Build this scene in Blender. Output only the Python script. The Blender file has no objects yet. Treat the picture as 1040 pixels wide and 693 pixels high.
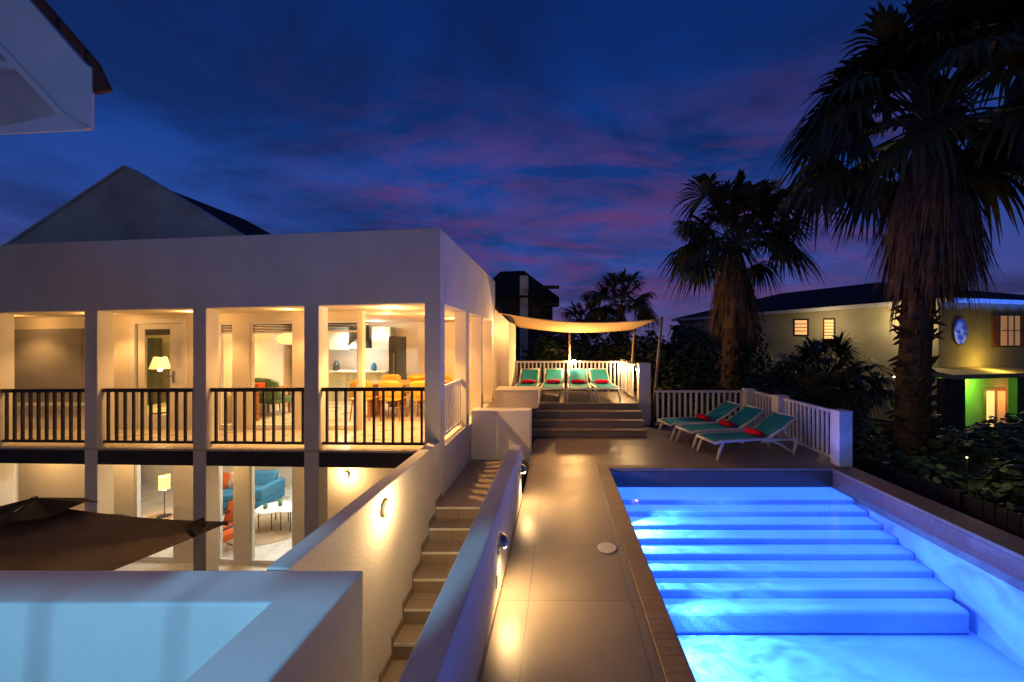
import bpy, math, random
from mathutils import Vector, Matrix
random.seed(7)
R = math.radians
SC = bpy.context.scene
COL = SC.collection

# ------------------------------------------------------------------ camera model
F, CX, CY, H = 390.0, 567.0, 348.0, 2.27          # focal length and principal point of the photograph in its pixels, eye height
cam_d = bpy.data.cameras.new('camera')
cam = bpy.data.objects.new('camera', cam_d); COL.objects.link(cam)
cam.location = (0, 0, H); cam.rotation_euler = (R(90), 0, 0)
cam_d.sensor_width = 36; cam_d.lens = 36*F/1040
cam_d.shift_x = (520-CX)/1040; cam_d.shift_y = (CY-346.5)/1040
cam_d.clip_start = .05; cam_d.clip_end = 900
SC.camera = cam

def at(px, py, Y): return Vector(((px-CX)*Y/F, Y, H-(py-CY)*Y/F))
# villa frame: x, depth behind the street facade, height
def fy(x): return 5.82+.0785*(-1.79-x)
def zs(x): return -.0135*(-1.79-x)
def vx(v): return Vector((v[0], fy(v[0])+v[1], v[2]+zs(v[0])))
def fpx(px, d=0.0):
    r = (px-CX)/F
    return r*(5.82-.0785*1.79+d)/(1+.0785*r)

# ------------------------------------------------------------------ materials
def nodes_of(m):
    m.use_nodes = True
    nt = m.node_tree
    return nt, nt.nodes, nt.links
def mat(name, col, rough=.6, spec=.4, ns=3.0, na=.12, bump=0.0, bs=30.0, metal=0.0, detail=4, stretch=(1,1,1), col2=None, sheen=0, rvar=.0):
    m = bpy.data.materials.new(name); nt, N, L = nodes_of(m)
    b = N['Principled BSDF']
    b.inputs['Roughness'].default_value = rough
    b.inputs['Specular IOR Level'].default_value = spec
    b.inputs['Metallic'].default_value = metal
    tc = N.new('ShaderNodeTexCoord'); mp = N.new('ShaderNodeMapping'); mp.inputs['Scale'].default_value = stretch
    L.new(tc.outputs['Object'], mp.inputs['Vector'])
    nz = N.new('ShaderNodeTexNoise'); nz.inputs['Scale'].default_value = ns; nz.inputs['Detail'].default_value = detail
    L.new(mp.outputs['Vector'], nz.inputs['Vector'])
    rp = N.new('ShaderNodeValToRGB')
    c2 = col2 or tuple(min(1, c*(1+na)) for c in col); c1 = tuple(c*(1-na) for c in col)
    rp.color_ramp.elements[0].position = .3; rp.color_ramp.elements[1].position = .7
    rp.color_ramp.elements[0].color = (*c1, 1); rp.color_ramp.elements[1].color = (*c2, 1)
    L.new(nz.outputs['Fac'], rp.inputs['Fac']); L.new(rp.outputs['Color'], b.inputs['Base Color'])
    if rvar:
        mr = N.new('ShaderNodeMapRange'); mr.inputs['To Min'].default_value = rough-rvar; mr.inputs['To Max'].default_value = rough+rvar
        L.new(nz.outputs['Fac'], mr.inputs['Value']); L.new(mr.outputs['Result'], b.inputs['Roughness'])
    if bump:
        n2 = N.new('ShaderNodeTexNoise'); n2.inputs['Scale'].default_value = bs; n2.inputs['Detail'].default_value = 5
        L.new(mp.outputs['Vector'], n2.inputs['Vector'])
        bp = N.new('ShaderNodeBump'); bp.inputs['Strength'].default_value = bump; bp.inputs['Distance'].default_value = .02
        L.new(n2.outputs['Fac'], bp.inputs['Height']); L.new(bp.outputs['Normal'], b.inputs['Normal'])
    return m
def tiles(name, col, col2, mortar, w, h, ms, rough=.35, spec=.5, offset=0.0, rot=0.0, bump=.25, rvar=.08, shift=(0,0,0), stain=.25, plane='xy'):
    m = bpy.data.materials.new(name); nt, N, L = nodes_of(m); b = N['Principled BSDF']
    b.inputs['Specular IOR Level'].default_value = spec
    tc = N.new('ShaderNodeTexCoord'); mp = N.new('ShaderNodeMapping')
    mp.inputs['Rotation'].default_value = {'xy': (0,0,rot), 'xz': (R(-90),0,0), 'yz': (0,R(-90),R(-90))}[plane]
    mp.inputs['Location'].default_value = shift
    L.new(tc.outputs['Object'], mp.inputs['Vector'])
    br = N.new('ShaderNodeTexBrick'); br.offset = offset; br.squash = 1
    br.inputs['Scale'].default_value = 1; br.inputs['Brick Width'].default_value = w; br.inputs['Row Height'].default_value = h
    br.inputs['Mortar Size'].default_value = ms; br.inputs['Mortar Smooth'].default_value = .3
    br.inputs['Color1'].default_value = (*col, 1); br.inputs['Color2'].default_value = (*col2, 1); br.inputs['Mortar'].default_value = (*mortar, 1)
    L.new(mp.outputs['Vector'], br.inputs['Vector'])
    nz = N.new('ShaderNodeTexNoise'); nz.inputs['Scale'].default_value = 2.2; nz.inputs['Detail'].default_value = 7; nz.inputs['Roughness'].default_value = .62
    L.new(tc.outputs['Object'], nz.inputs['Vector'])
    mr0 = N.new('ShaderNodeMapRange'); mr0.inputs['From Min'].default_value = .2; mr0.inputs['From Max'].default_value = .8
    mr0.inputs['To Min'].default_value = 1-stain; mr0.inputs['To Max'].default_value = 1+stain*.6
    L.new(nz.outputs['Fac'], mr0.inputs['Value'])
    mx = N.new('ShaderNodeVectorMath'); mx.operation = 'SCALE'
    L.new(br.outputs['Color'], mx.inputs[0]); L.new(mr0.outputs['Result'], mx.inputs['Scale']); L.new(mx.outputs['Vector'], b.inputs['Base Color'])
    mr = N.new('ShaderNodeMapRange'); mr.inputs['From Min'].default_value = .3; mr.inputs['From Max'].default_value = .7
    mr.inputs['To Min'].default_value = rough-rvar; mr.inputs['To Max'].default_value = rough+rvar
    L.new(nz.outputs['Fac'], mr.inputs['Value']); L.new(mr.outputs['Result'], b.inputs['Roughness'])
    if bump:
        bp = N.new('ShaderNodeBump'); bp.invert = True; bp.inputs['Strength'].default_value = bump; bp.inputs['Distance'].default_value = .004
        L.new(br.outputs['Fac'], bp.inputs['Height']); L.new(bp.outputs['Normal'], b.inputs['Normal'])
    return m
def emis(name, col, strength):
    m = bpy.data.materials.new(name); nt, N, L = nodes_of(m)
    b = N['Principled BSDF']; b.inputs['Base Color'].default_value = (*col, 1)
    b.inputs['Emission Color'].default_value = (*col, 1); b.inputs['Emission Strength'].default_value = strength
    return m
def clear(name, tint, rough, bump=0.0, bs=3.0, ior=1.45, refl=1.0):
    m = bpy.data.materials.new(name); nt, N, L = nodes_of(m); N.remove(N['Principled BSDF'])
    out = N['Material Output']
    tr = N.new('ShaderNodeBsdfTransparent'); tr.inputs['Color'].default_value = (*tint, 1)
    gl = N.new('ShaderNodeBsdfGlossy'); gl.inputs['Roughness'].default_value = rough
    fr = N.new('ShaderNodeLayerWeight'); fr.inputs['Blend'].default_value = .5
    f0 = ((ior-1)/(ior+1))**2
    pw = N.new('ShaderNodeMath'); pw.operation = 'POWER'; pw.inputs[1].default_value = 5
    ml = N.new('ShaderNodeMath'); ml.operation = 'MULTIPLY_ADD'; ml.inputs[1].default_value = (1-f0)*refl; ml.inputs[2].default_value = f0*refl
    mx = N.new('ShaderNodeMixShader')
    L.new(fr.outputs['Facing'], pw.inputs[0]); L.new(pw.outputs[0], ml.inputs[0]); L.new(ml.outputs['Value'], mx.inputs['Fac'])
    L.new(tr.outputs['BSDF'], mx.inputs[1]); L.new(gl.outputs['BSDF'], mx.inputs[2]); L.new(mx.outputs['Shader'], out.inputs['Surface'])
    if bump:
        tc = N.new('ShaderNodeTexCoord'); nz = N.new('ShaderNodeTexNoise'); nz.inputs['Scale'].default_value = bs; nz.inputs['Detail'].default_value = 3; nz.inputs['Distortion'].default_value = .6
        L.new(tc.outputs['Object'], nz.inputs['Vector'])
        bp = N.new('ShaderNodeBump'); bp.inputs['Strength'].default_value = bump; bp.inputs['Distance'].default_value = .02
        L.new(nz.outputs['Fac'], bp.inputs['Height']); L.new(bp.outputs['Normal'], gl.inputs['Normal'])
    return m
def leafmat(name, col, col2, ns=2.0, rough=.5):
    m = mat(name, col, rough, .35, ns, .3, col2=col2)
    return m

WHITE = mat('white_render_paint', (.69,.69,.67), .78, .25, 1.6, .09, .22, 38, detail=8, stretch=(1,1,.6))
WHITE2 = mat('cream_interior_paint', (.72,.66,.55), .7, .25, 1.3, .04, .06, 60)
PARA = mat('blue_white_parapet_paint', (.72,.73,.74), .7, .25, 2.0, .05, .15, 70, rvar=.05)
TRIMW = mat('white_painted_timber', (.72,.71,.69), .45, .4, 6, .06, .05, 40)
DARKMET = mat('charcoal_rail_paint', (.022,.022,.026), .4, .4, 8, .2)
BEAM = mat('charcoal_beam_paint', (.035,.036,.045), .6, .3, 3, .2, .1, 40)
GREYSHUT = mat('grey_shutter_panel', (.22,.21,.205), .7, .25, 1.2, .12, .15, 8, stretch=(1,1,3))
DECK = tiles('deck_porcelain_tile', (.235,.20,.165), (.215,.185,.155), (.10,.085,.07), .9, .9, .004, .40, .5, shift=(.26,.22,0), stain=.16, rvar=.05)
STEPT = tiles('stair_tile', (.33,.27,.21), (.30,.25,.195), (.13,.11,.09), .9, .9, .004, .5, .35, shift=(.2,.1,0))
COPE = tiles('coping_brick', (.33,.235,.16), (.28,.20,.135), (.19,.14,.10), .4, .075, .004, .55, .3, bump=.5)
COPEX = tiles('coping_brick_cross', (.33,.235,.16), (.28,.20,.135), (.19,.14,.10), .075, .6, .004, .55, .3, bump=.5)
BAND = tiles('waterline_mosaic', (.22,.14,.095), (.28,.19,.135), (.24,.18,.14), .028, .028, .003, .3, .5, plane='yz', stain=.1)
BAND_SHADED = tiles('shaded_waterline_mosaic', (.075,.04,.022), (.095,.055,.032), (.11,.08,.06), .05, .05, .006, .3, .5, plane='xz', stain=.1)  # far band of the same mosaic, its lack of light put into the colour
PLAST = mat('pool_plaster', (.40,.52,.72), .6, .3, 1.1, .12, .15, 30)
WATER = clear('pool_water', (.80,.93,1.0), .035, .22, 2.2, 1.33)
GLASS = clear('window_glass', (.93,.95,.94), .02, 0, 1, 1.45)
FLOORT = tiles('cream_floor_tile', (.55,.50,.42), (.52,.47,.40), (.45,.41,.35), .6, .6, .004, .3, .5, stain=.1)
FLOORW = tiles('pale_floor_tile', (.62,.61,.59), (.60,.59,.57), (.45,.44,.42), .6, .6, .005, .3, .5, stain=.08)
PATIO = tiles('patio_paving', (.26,.24,.21), (.23,.21,.19), (.15,.14,.12), .6, .6, .006, .6, .3)
SOIL = mat('dark_garden_soil', (.035,.03,.022), .95, .1, 1.5, .4, .6, 12)
GABLEW = mat('weathered_grey_render', (.58,.55,.52), .85, .2, .9, .28, .25, 18, detail=8)
ROOFD = tiles('dark_roof_tile', (.035,.028,.026), (.03,.025,.024), (.012,.01,.01), .3, .33, .02, .8, .2, offset=.5, bump=.6, stain=.4)
ROOFR = tiles('brown_clay_roof_tile', (.17,.055,.03), (.13,.045,.026), (.04,.02,.015), .22, .3, .02, .75, .25, offset=.5, bump=.7, stain=.4)
TEAL = mat('teal_sling_fabric', (.012,.23,.31), .75, .2, 90, .18, .2, 260)
LFRAME = mat('white_resin_frame', (.68,.67,.64), .4, .45, 5, .05)
RED = mat('red_towel_terry', (.60,.012,.045), .95, .1, 60, .25, .8, 160)
SAILM = mat('sand_shade_cloth', (.45,.31,.165), .85, .15, 120, .12, .15, 220)
CANOPY = mat('brown_umbrella_canvas', (.088,.074,.066), .85, .15, 2.2, .3, .25, 90)
CANOPYD = mat('black_umbrella_vent', (.012,.011,.012), .8, .2, 6, .3, .2, 60)
STEEL = mat('brushed_steel', (.45,.44,.42), .35, .5, 20, .1, metal=.9)
POLEM = mat('bare_timber_pole', (.34,.25,.16), .7, .3, 4, .25, .2, 30, stretch=(6,6,1))
PLASTW = mat('white_plastic_lid', (.62,.60,.56), .45, .4, 10, .05)
BARK = mat('palm_bark', (.085,.06,.042), .95, .1, 5, .45, .8, 22, stretch=(1,1,4))
THATCH = mat('dead_palm_thatch', (.18,.115,.07), .95, .1, 3, .45)
FROND = leafmat('palm_frond_green', (.04,.05,.02), (.085,.095,.04))
LEAF1 = leafmat('seagrape_leaf_green', (.05,.09,.03), (.11,.16,.055))
LEAF2 = leafmat('deep_shrub_green', (.02,.034,.014), (.045,.065,.022))
STEM = mat('shrub_stem', (.07,.05,.035), .9, .1, 8, .3)
NAVYF = mat('dark_navy_fence_boards', (.016,.02,.032), .7, .25, 3, .4, .2, 20, stretch=(8,8,1))
NWALL = mat('ochre_neighbour_render', (.34,.30,.19), .85, .2, .8, .15, .2, 14, detail=7)
NWALL2 = mat('dark_neighbour_render', (.055,.05,.048), .85, .2, .8, .2)
NTRIM = mat('pale_fascia_board', (.5,.49,.46), .6, .3, 2, .1)
WOODW = mat('orange_brown_timber', (.30,.12,.04), .5, .4, 4, .3, .1, 30, stretch=(1,6,6))
WOODT = mat('honey_table_timber', (.42,.22,.08), .4, .4, 3, .25, .05, 20, stretch=(1,8,8))
YEL = mat('mustard_chair_shell', (.62,.36,.04), .5, .4, 4, .1)
TEALSOFA = mat('petrol_blue_sofa_cloth', (.045,.17,.29), .9, .15, 30, .15, .3, 120)
GREENCH = mat('sage_green_cloth', (.10,.20,.14), .9, .15, 30, .15, .3, 120)
ORANGE = mat('burnt_orange_cloth', (.52,.10,.02), .85, .2, 20, .15, .2, 100)
CUSH = mat('orange_patterned_cushion', (.60,.16,.05), .9, .1, 9, .6, col2=(.75,.62,.5))
RUG = mat('beige_woven_rug', (.36,.28,.19), .95, .1, 40, .2, .5, 90)
TTOP = mat('white_lacquer', (.75,.75,.73), .25, .5, 4, .03)
BLACKM = mat('black_steel', (.015,.015,.016), .4, .5, 6, .2)
CABW = mat('white_kitchen_front', (.68,.69,.68), .35, .5, 2, .04)
CABG = mat('sage_kitchen_front', (.34,.38,.33), .45, .4, 2, .06)
FRIDGE = mat('dark_appliance_steel', (.05,.055,.055), .3, .5, 4, .15, metal=.5)
SHADE = emis('warm_lit_lamp_shade', (1.0,.62,.22), 1.3)
BULB = emis('warm_bulb_glow', (1.0,.72,.38), 30)
DOWN = emis('downlight_glow', (1.0,.80,.55), 9)
SPOTG = emis('hot_spot_bulb_glow', (1.0,.78,.45), 120)
WIN_W = emis('warm_lit_window', (1.0,.60,.26), .9)
FILM = emis('hidden_window_cool', (.35,.72,1.0), .9)

# ------------------------------------------------------------------ mesh builder
class MB:
    def __init__(s, xf=None): s.v=[]; s.f=[]; s.xf=xf
    def add(s, vs, fs):
        o=len(s.v); s.v += [Vector(v) for v in vs]; s.f += [tuple(i+o for i in f) for f in fs]; return s
    def box(s, x0,x1,y0,y1,z0,z1):
        return s.add([(x0,y0,z0),(x1,y0,z0),(x1,y1,z0),(x0,y1,z0),(x0,y0,z1),(x1,y0,z1),(x1,y1,z1),(x0,y1,z1)],
                     [(0,3,2,1),(4,5,6,7),(0,1,5,4),(1,2,6,5),(2,3,7,6),(3,0,4,7)])
    def hexa(s, bot, top):                       # two rings with the same count, counter-clockwise seen from above
        n=len(bot)
        return s.add(list(bot)+list(top), [tuple(range(n-1,-1,-1)), tuple(range(n,2*n))]+[(i,(i+1)%n,n+(i+1)%n,n+i) for i in range(n)])
    def beam(s, a, b, w, h=None, up=(0,0,1)):    # rectangular bar from a to b
        a=Vector(a); b=Vector(b); h=h or w; d=(b-a).normalized(); u=Vector(up)
        if abs(d.dot(u))>.98: u=Vector((0,1,0))
        sd=d.cross(u).normalized(); u=sd.cross(d)
        c=[(-1,-1),(1,-1),(1,1),(-1,1)]
        r=lambda p:[p+sd*(i*w/2)+u*(j*h/2) for i,j in c]
        return s.add(r(a)+r(b), [(3,2,1,0),(4,5,6,7)]+[(i,(i+1)%4,4+(i+1)%4,4+i) for i in range(4)])
    def tube(s, pts, rad, n=10, cap=True):
        pts=[Vector(p) for p in pts]; rad=rad if isinstance(rad,(list,tuple)) else [rad]*len(pts)
        o=len(s.v); pu=None
        for i,p in enumerate(pts):
            d=(pts[min(i+1,len(pts)-1)]-pts[max(i-1,0)]).normalized()
            if pu is None:
                u=Vector((0,0,1)) if abs(d.z)<.9 else Vector((1,0,0))
            else: u=pu
            sd=d.cross(u).normalized(); u=sd.cross(d).normalized(); pu=u
            for k in range(n):
                a=2*math.pi*k/n; s.v.append(p+sd*(math.cos(a)*rad[i])+u*(math.sin(a)*rad[i]))
        for i in range(len(pts)-1):
            for k in range(n):
                k2=(k+1)%n; s.f.append((o+i*n+k,o+i*n+k2,o+(i+1)*n+k2,o+(i+1)*n+k))
        if cap:
            s.f.append(tuple(o+k for k in range(n-1,-1,-1))); e=o+(len(pts)-1)*n; s.f.append(tuple(e+k for k in range(n)))
        return s
    def lathe(s, prof, c=(0,0,0), n=20, axis='z', cap=True):
        o=len(s.v); c=Vector(c)
        for r,h in prof:
            for k in range(n):
                a=2*math.pi*k/n; p=(r*math.cos(a), r*math.sin(a), h)
                if axis=='x': p=(h,p[0],p[1])
                elif axis=='y': p=(p[1],h,p[0])
                s.v.append(c+Vector(p))
        for i in range(len(prof)-1):
            for k in range(n):
                k2=(k+1)%n; s.f.append((o+i*n+k,o+i*n+k2,o+(i+1)*n+k2,o+(i+1)*n+k))
        if cap:
            s.f.append(tuple(o+k for k in range(n-1,-1,-1))); e=o+(len(prof)-1)*n; s.f.append(tuple(e+k for k in range(n)))
        return s
    def grid(s, fn, nu, nv, thick=0.0):
        o=len(s.v)
        P=[[Vector(fn(i/nu,j/nv)) for j in range(nv+1)] for i in range(nu+1)]
        for row in P: s.v += row
        w=nv+1
        for i in range(nu):
            for j in range(nv): s.f.append((o+i*w+j,o+(i+1)*w+j,o+(i+1)*w+j+1,o+i*w+j+1))
        if thick:
            b=len(s.v); n=(P[1][0]-P[0][0]).cross(P[0][1]-P[0][0]).normalized()*thick
            for row in P: s.v += [p-n for p in row]
            for i in range(nu):
                for j in range(nv): s.f.append((b+i*w+j,b+i*w+j+1,b+(i+1)*w+j+1,b+(i+1)*w+j))
            for i in range(nu):
                for j in (0,nv):
                    q=(o+i*w+j,o+(i+1)*w+j,b+(i+1)*w+j,b+i*w+j); s.f.append(q if j else q[::-1])
            for j in range(nv):
                for i in (0,nu):
                    q=(o+i*w+j,o+i*w+j+1,b+i*w+j+1,b+i*w+j); s.f.append(q[::-1] if i else q)
        return s
    def prism(s, poly, d):                        # planar polygon extruded along vector d
        d=Vector(d); return s.hexa([Vector(p) for p in poly],[Vector(p)+d for p in poly])
    def build(s, name, m, parent=None, off=None, bevel=0.0, smooth=False, segs=2):
        me=bpy.data.meshes.new(name)
        off=Vector(off) if off is not None else (Vector(parent['_off']) if parent is not None and '_off' in parent else Vector((0,0,0)))
        vs=[(s.xf(v) if s.xf else v)-off for v in s.v]
        me.from_pydata([tuple(v) for v in vs],[],s.f); me.update()
        me.materials.append(m)
        if smooth:
            for p in me.polygons: p.use_smooth=True
        o=bpy.data.objects.new(name, me); COL.objects.link(o)
        if parent is not None:
            o.parent=parent; o['_off']=tuple(off)
        if bevel:
            md=o.modifiers.new('bevel','BEVEL'); md.width=bevel; md.segments=segs; md.limit_method='ANGLE'; md.angle_limit=R(40); md.harden_normals=False
        return o
def tag(o, label, cat, group=None, kind=None):
    o['label']=label; o['category']=cat
    if group: o['group']=group
    if kind: o['kind']=kind
    return o
def thing(name, label, cat, loc=(0,0,0), group=None, local=False):
    o=bpy.data.objects.new(name, None); COL.objects.link(o); o.empty_display_size=.1
    o.location=loc; o['_off']=(0.,0.,0.) if local else tuple(Vector(loc))
    return tag(o, label, cat, group)
def copy_tree(o, parent=None):
    c=o.copy(); COL.objects.link(c); c.parent=parent
    for ch in list(o.children): copy_tree(ch, c)
    return c
def lamp(name, kind, loc, power, col, size=.05, **kw):
    d=bpy.data.lights.new(name, kind); d.energy=power; d.color=col
    if kind in ('POINT','SPOT'): d.shadow_soft_size=size
    for k,v in kw.items(): setattr(d,k,v)
    o=bpy.data.objects.new(name,d); COL.objects.link(o); o.location=loc
    return o
def aim(o, target):
    o.rotation_euler=(Vector(target)-o.location).to_track_quat('-Z','Y').to_euler()
WARM=(1.0,.50,.145); WARM2=(1.0,.60,.24); NEUT=(1.0,.88,.72)

# ------------------------------------------------------------------ world
w=bpy.data.worlds.new('World'); SC.world=w; w.use_nodes=True
nt=w.node_tree; N=nt.nodes; L=nt.links
bg=N['Background']
tc=N.new('ShaderNodeTexCoord'); sp=N.new('ShaderNodeSeparateXYZ'); L.new(tc.outputs['Generated'],sp.inputs[0])
def math_(op,a,b=None,c=None,clamp=False):
    n=N.new('ShaderNodeMath'); n.operation=op; n.use_clamp=clamp
    for i,x in enumerate((a,b,c)):
        if x is None: continue
        if isinstance(x,(int,float)): n.inputs[i].default_value=x
        else: L.new(x,n.inputs[i])
    return n.outputs[0]
def ramp(src, stops):
    n=N.new('ShaderNodeValToRGB'); e=n.color_ramp.elements
    while len(e)<len(stops): e.new(.5)
    for el,(p,c) in zip(e,stops):
        el.position=p; el.color=(*c,1) if isinstance(c,tuple) else (c,c,c,1)
    L.new(src,n.inputs['Fac']); return n.outputs['Color']
def mixc(f,a,b):
    n=N.new('ShaderNodeMix'); n.data_type='RGBA'
    if isinstance(f,(int,float)): n.inputs['Factor'].default_value=f
    else: L.new(f,n.inputs['Factor'])
    for k,x in (('A',a),('B',b)):
        i=[q for q in n.inputs if q.name==k and q.type=='RGBA'][0]
        if isinstance(x,tuple): i.default_value=(*x,1)
        else: L.new(x,i)
    return [q for q in n.outputs if q.type=='RGBA'][0]
X,Yy,Z=sp.outputs
zc=math_('MAXIMUM',Z,0.0)
base=ramp(zc,[(0,(.085,.078,.25)),(.10,(.058,.070,.28)),(.24,(.020,.062,.30)),(.42,(.005,.047,.27)),(.62,(.0022,.023,.155)),(1,(.0015,.010,.07))])
den=math_('ADD',zc,.16)
cmb=N.new('ShaderNodeCombineXYZ'); L.new(math_('DIVIDE',X,den),cmb.inputs[0]); L.new(math_('DIVIDE',Yy,den),cmb.inputs[1])
def cloud(scale,stretch,loc,detail=7,rough=.58,dist=.7):
    mp=N.new('ShaderNodeMapping'); mp.inputs['Scale'].default_value=stretch; mp.inputs['Location'].default_value=loc; mp.inputs['Rotation'].default_value=(0,0,R(12))
    L.new(cmb.outputs[0],mp.inputs['Vector'])
    nz=N.new('ShaderNodeTexNoise'); nz.inputs['Scale'].default_value=scale; nz.inputs['Detail'].default_value=detail; nz.inputs['Roughness'].default_value=rough; nz.inputs['Distortion'].default_value=dist
    L.new(mp.outputs[0],nz.inputs['Vector']); return nz.outputs['Fac']
n1=cloud(1.25,(.8,1.15,1),(1.3,5.4,0),8,.62,.5)
n2=cloud(1.6,(.7,1.35,1),(4.4,3.3,0),9,.66,.5)
dark=ramp(n1,[(.40,0.0),(.62,1.0)])
skyc=mixc(math_('MULTIPLY',dark,.64),base,(.0035,.0085,.042))
pinkn=ramp(n2,[(.44,0.0),(.66,1.0)])
azr=math_('ADD',math_('MULTIPLY',X,.10),math_('MULTIPLY',Yy,.99))
hl=math_('SQRT',math_('ADD',math_('MULTIPLY',X,X),math_('MULTIPLY',Yy,Yy)))
az=math_('DIVIDE',azr,math_('MAXIMUM',hl,.05))
azm=ramp(az,[(.70,0.0),(.90,1.0)])
elm=ramp(zc,[(0,.75),(.12,1.0),(.40,.7),(.56,0.0)])
pk=math_('MULTIPLY',math_('MULTIPLY',pinkn,azm),elm)
skyc=mixc(math_('MULTIPLY',pk,.78),skyc,(.15,.042,.15))
low=ramp(zc,[(0,1.0),(.16,0.0)])
skyc=mixc(math_('MULTIPLY',math_('MULTIPLY',low,azm),.55),skyc,(.10,.085,.22))
back=math_('MULTIPLY',ramp(math_('MULTIPLY',Yy,-1.0),[(.15,0.0),(.75,1.0)]),ramp(zc,[(0,1.0),(.8,.25)]))
skyc=mixc(back,skyc,(.064,.074,.084))
sk=N.new('ShaderNodeTexSky'); sk.sky_type='NISHITA'; sk.sun_disc=False; sk.sun_elevation=R(-3.5); sk.sun_rotation=R(180); sk.altitude=10
sc2=N.new('ShaderNodeVectorMath'); sc2.operation='SCALE'; L.new(sk.outputs[0],sc2.inputs[0]); sc2.inputs['Scale'].default_value=.05
ad=N.new('ShaderNodeVectorMath'); ad.operation='ADD'; L.new(skyc,ad.inputs[0]); L.new(sc2.outputs[0],ad.inputs[1])
L.new(ad.outputs[0],bg.inputs['Color']); bg.inputs['Strength'].default_value=1.0

# ------------------------------------------------------------------ setting
g=MB(); g.add([(-400,-60,-2.3),(400,-60,-2.3),(400,800,-2.3),(-400,800,-2.3)],[(0,1,2,3)])
tag(g.build('ground',SOIL),'dark garden soil spreading under the plants out to the horizon','ground',kind='structure')
pt=MB(); pt.box(-13,-1.95,-2,6.9,-2.296,-2.1); pt.box(-1.95,-.71,-2,2.15,-2.296,-2.1)
tag(pt.build('patio',PATIO),'lower paved patio beneath the brown umbrella','patio',kind='structure')
dk=MB(); dk.box(-.53,.72,-3,7.1,-.3,0); dk.box(-.56,5.37,7.1,10.34,-.3,0)
tag(dk.build('pool_deck',DECK,bevel=.004),'brown tiled deck running along the pool','deck',kind='structure')
dkb=MB(); dkb.box(-.53,.72,-3,7.1,-2.3,-.302); dkb.box(-.56,5.37,7.102,10.34,-2.3,-.302)
tag(dkb.build('deck_base',WHITE),'rendered base carrying the pool deck','deck base',kind='structure')
tr=MB(); tr.box(-1.79,2.13,10.14,12.6,-.3,.67); tr.box(-1.79,-.655,8.2,10.14,-.3,.668); tr.box(2.13,2.5,10.76,12.6,-.3,.67)
tag(tr.build('terrace',DECK,bevel=.004),'raised tiled terrace under the shade sail','terrace',kind='structure')

st=thing('deck_stair','wide low brown steps leading up from the deck to the sail terrace','steps',(.74,9.24,0))
for k in range(3):
    y0=9.24+.3*k
    b=MB(); b.box(-.65,2.13,y0,y0+(.3 if k<2 else .3)-.001,.004,.168*(k+1)-.03)
    ri=b.build('riser',STEPT,st)
    b=MB(); b.box(-.655,2.135,y0-.018,y0+.299,.168*(k+1)-.03+.002,.168*(k+1)); b.build('tread',STEPT,st,bevel=.006)
b=MB(); b.box(-.655,2.135,10.122,10.139,.64,.669); b.build('tread',STEPT,st)

# garden stair descending towards the viewer between two white walls
gs=thing('garden_stair','narrow tiled stair going down between two white walls','stairs',(-1.25,5.58,-.12))
b=MB(); b.box(-1.788,-.712,5.58,7.848,-2.29,-.12); b.build('landing',STEPT,gs,bevel=.006)
for k in range(1,12):
    z=-.12-.17*k; y=5.58-.29*k
    b=MB(); b.box(-1.788,-.712,y,y+.2895,-2.29,z); b.build('step',STEPT,gs,bevel=.008)
for k in range(0,11):                         # grey anti-slip strips let into the nosings
    z=-.12-.17*k; y=5.58-.29*k
    b=MB(); b.box(-1.15,-.74,y+.02,y+.05,z+.001,z+.005); b.build('nosing_strip',BLACKM,gs)
    b=MB(); b.box(-1.787,-.713,y-.004,y-.0005,z-.028,z+.003); b.build('nosing_trim',TRIMW,gs)
# skirting on the left wall following the steps
b=MB()
for k in range(0,11):
    z=-.12-.17*k; y=5.58-.29*k
    b.box(-1.787,-1.775,y,y+.2895,z+.002,z+.09)
    b.box(-1.786,-1.774,y-.012,y,z-.165,z+.09)
b.build('skirting',STEPT,gs)

def wallthing(name,label,boxes,m=WHITE,bevel=.012,cat='wall'):
    b=MB()
    for bx in boxes: b.box(*bx)
    return tag(b.build(name,m,bevel=bevel),label,cat)
wallthing('stair_wall','white wall on the left of the garden stair carrying one round lamp',[(-1.95,-1.79,2.56,5.81,-2.29,.77)])
wallthing('deck_wall','white wall between garden stair and pool deck carrying two hooded lamps',[(-.71,-.532,-1.5,5.59,-2.29,.78)])
b=MB(); b.box(-.531,-.518,-1.5,5.58,.002,.075)
tag(b.build('skirting_strip',STEPT),'pale tile skirting along the foot of the wall beside the deck','skirting')
wallthing('retaining_wall','low white wall closing the stair landing below the terrace',[(-1.785,-.565,7.85,8.2,-.3,.88)])
b=MB(); b.hexa([(-1.66,-2,-.5),(-1.28,-2,-.5),(-1.28,2.53,-.5),(-5.998,2.53,-.5),(-5.998,2.2,-.5),(-1.66,2.2,-.5)],[(-1.66,-2,.775),(-1.28,-2,.775),(-1.28,2.53,.775),(-5.998,2.53,.775),(-5.998,2.2,.775),(-1.66,2.2,.775)])
o=tag(b.build('parapet_wall',PARA,bevel=.02,segs=3),'thick pale parapet in the foreground bathed in blue light','wall')
b=MB(); b.box(-5.998,-1.662,-2,2.198,-.5,-.3)
tag(b.build('balcony_floor',PATIO),'balcony floor enclosed by the foreground parapet','floor',kind='structure')

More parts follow.
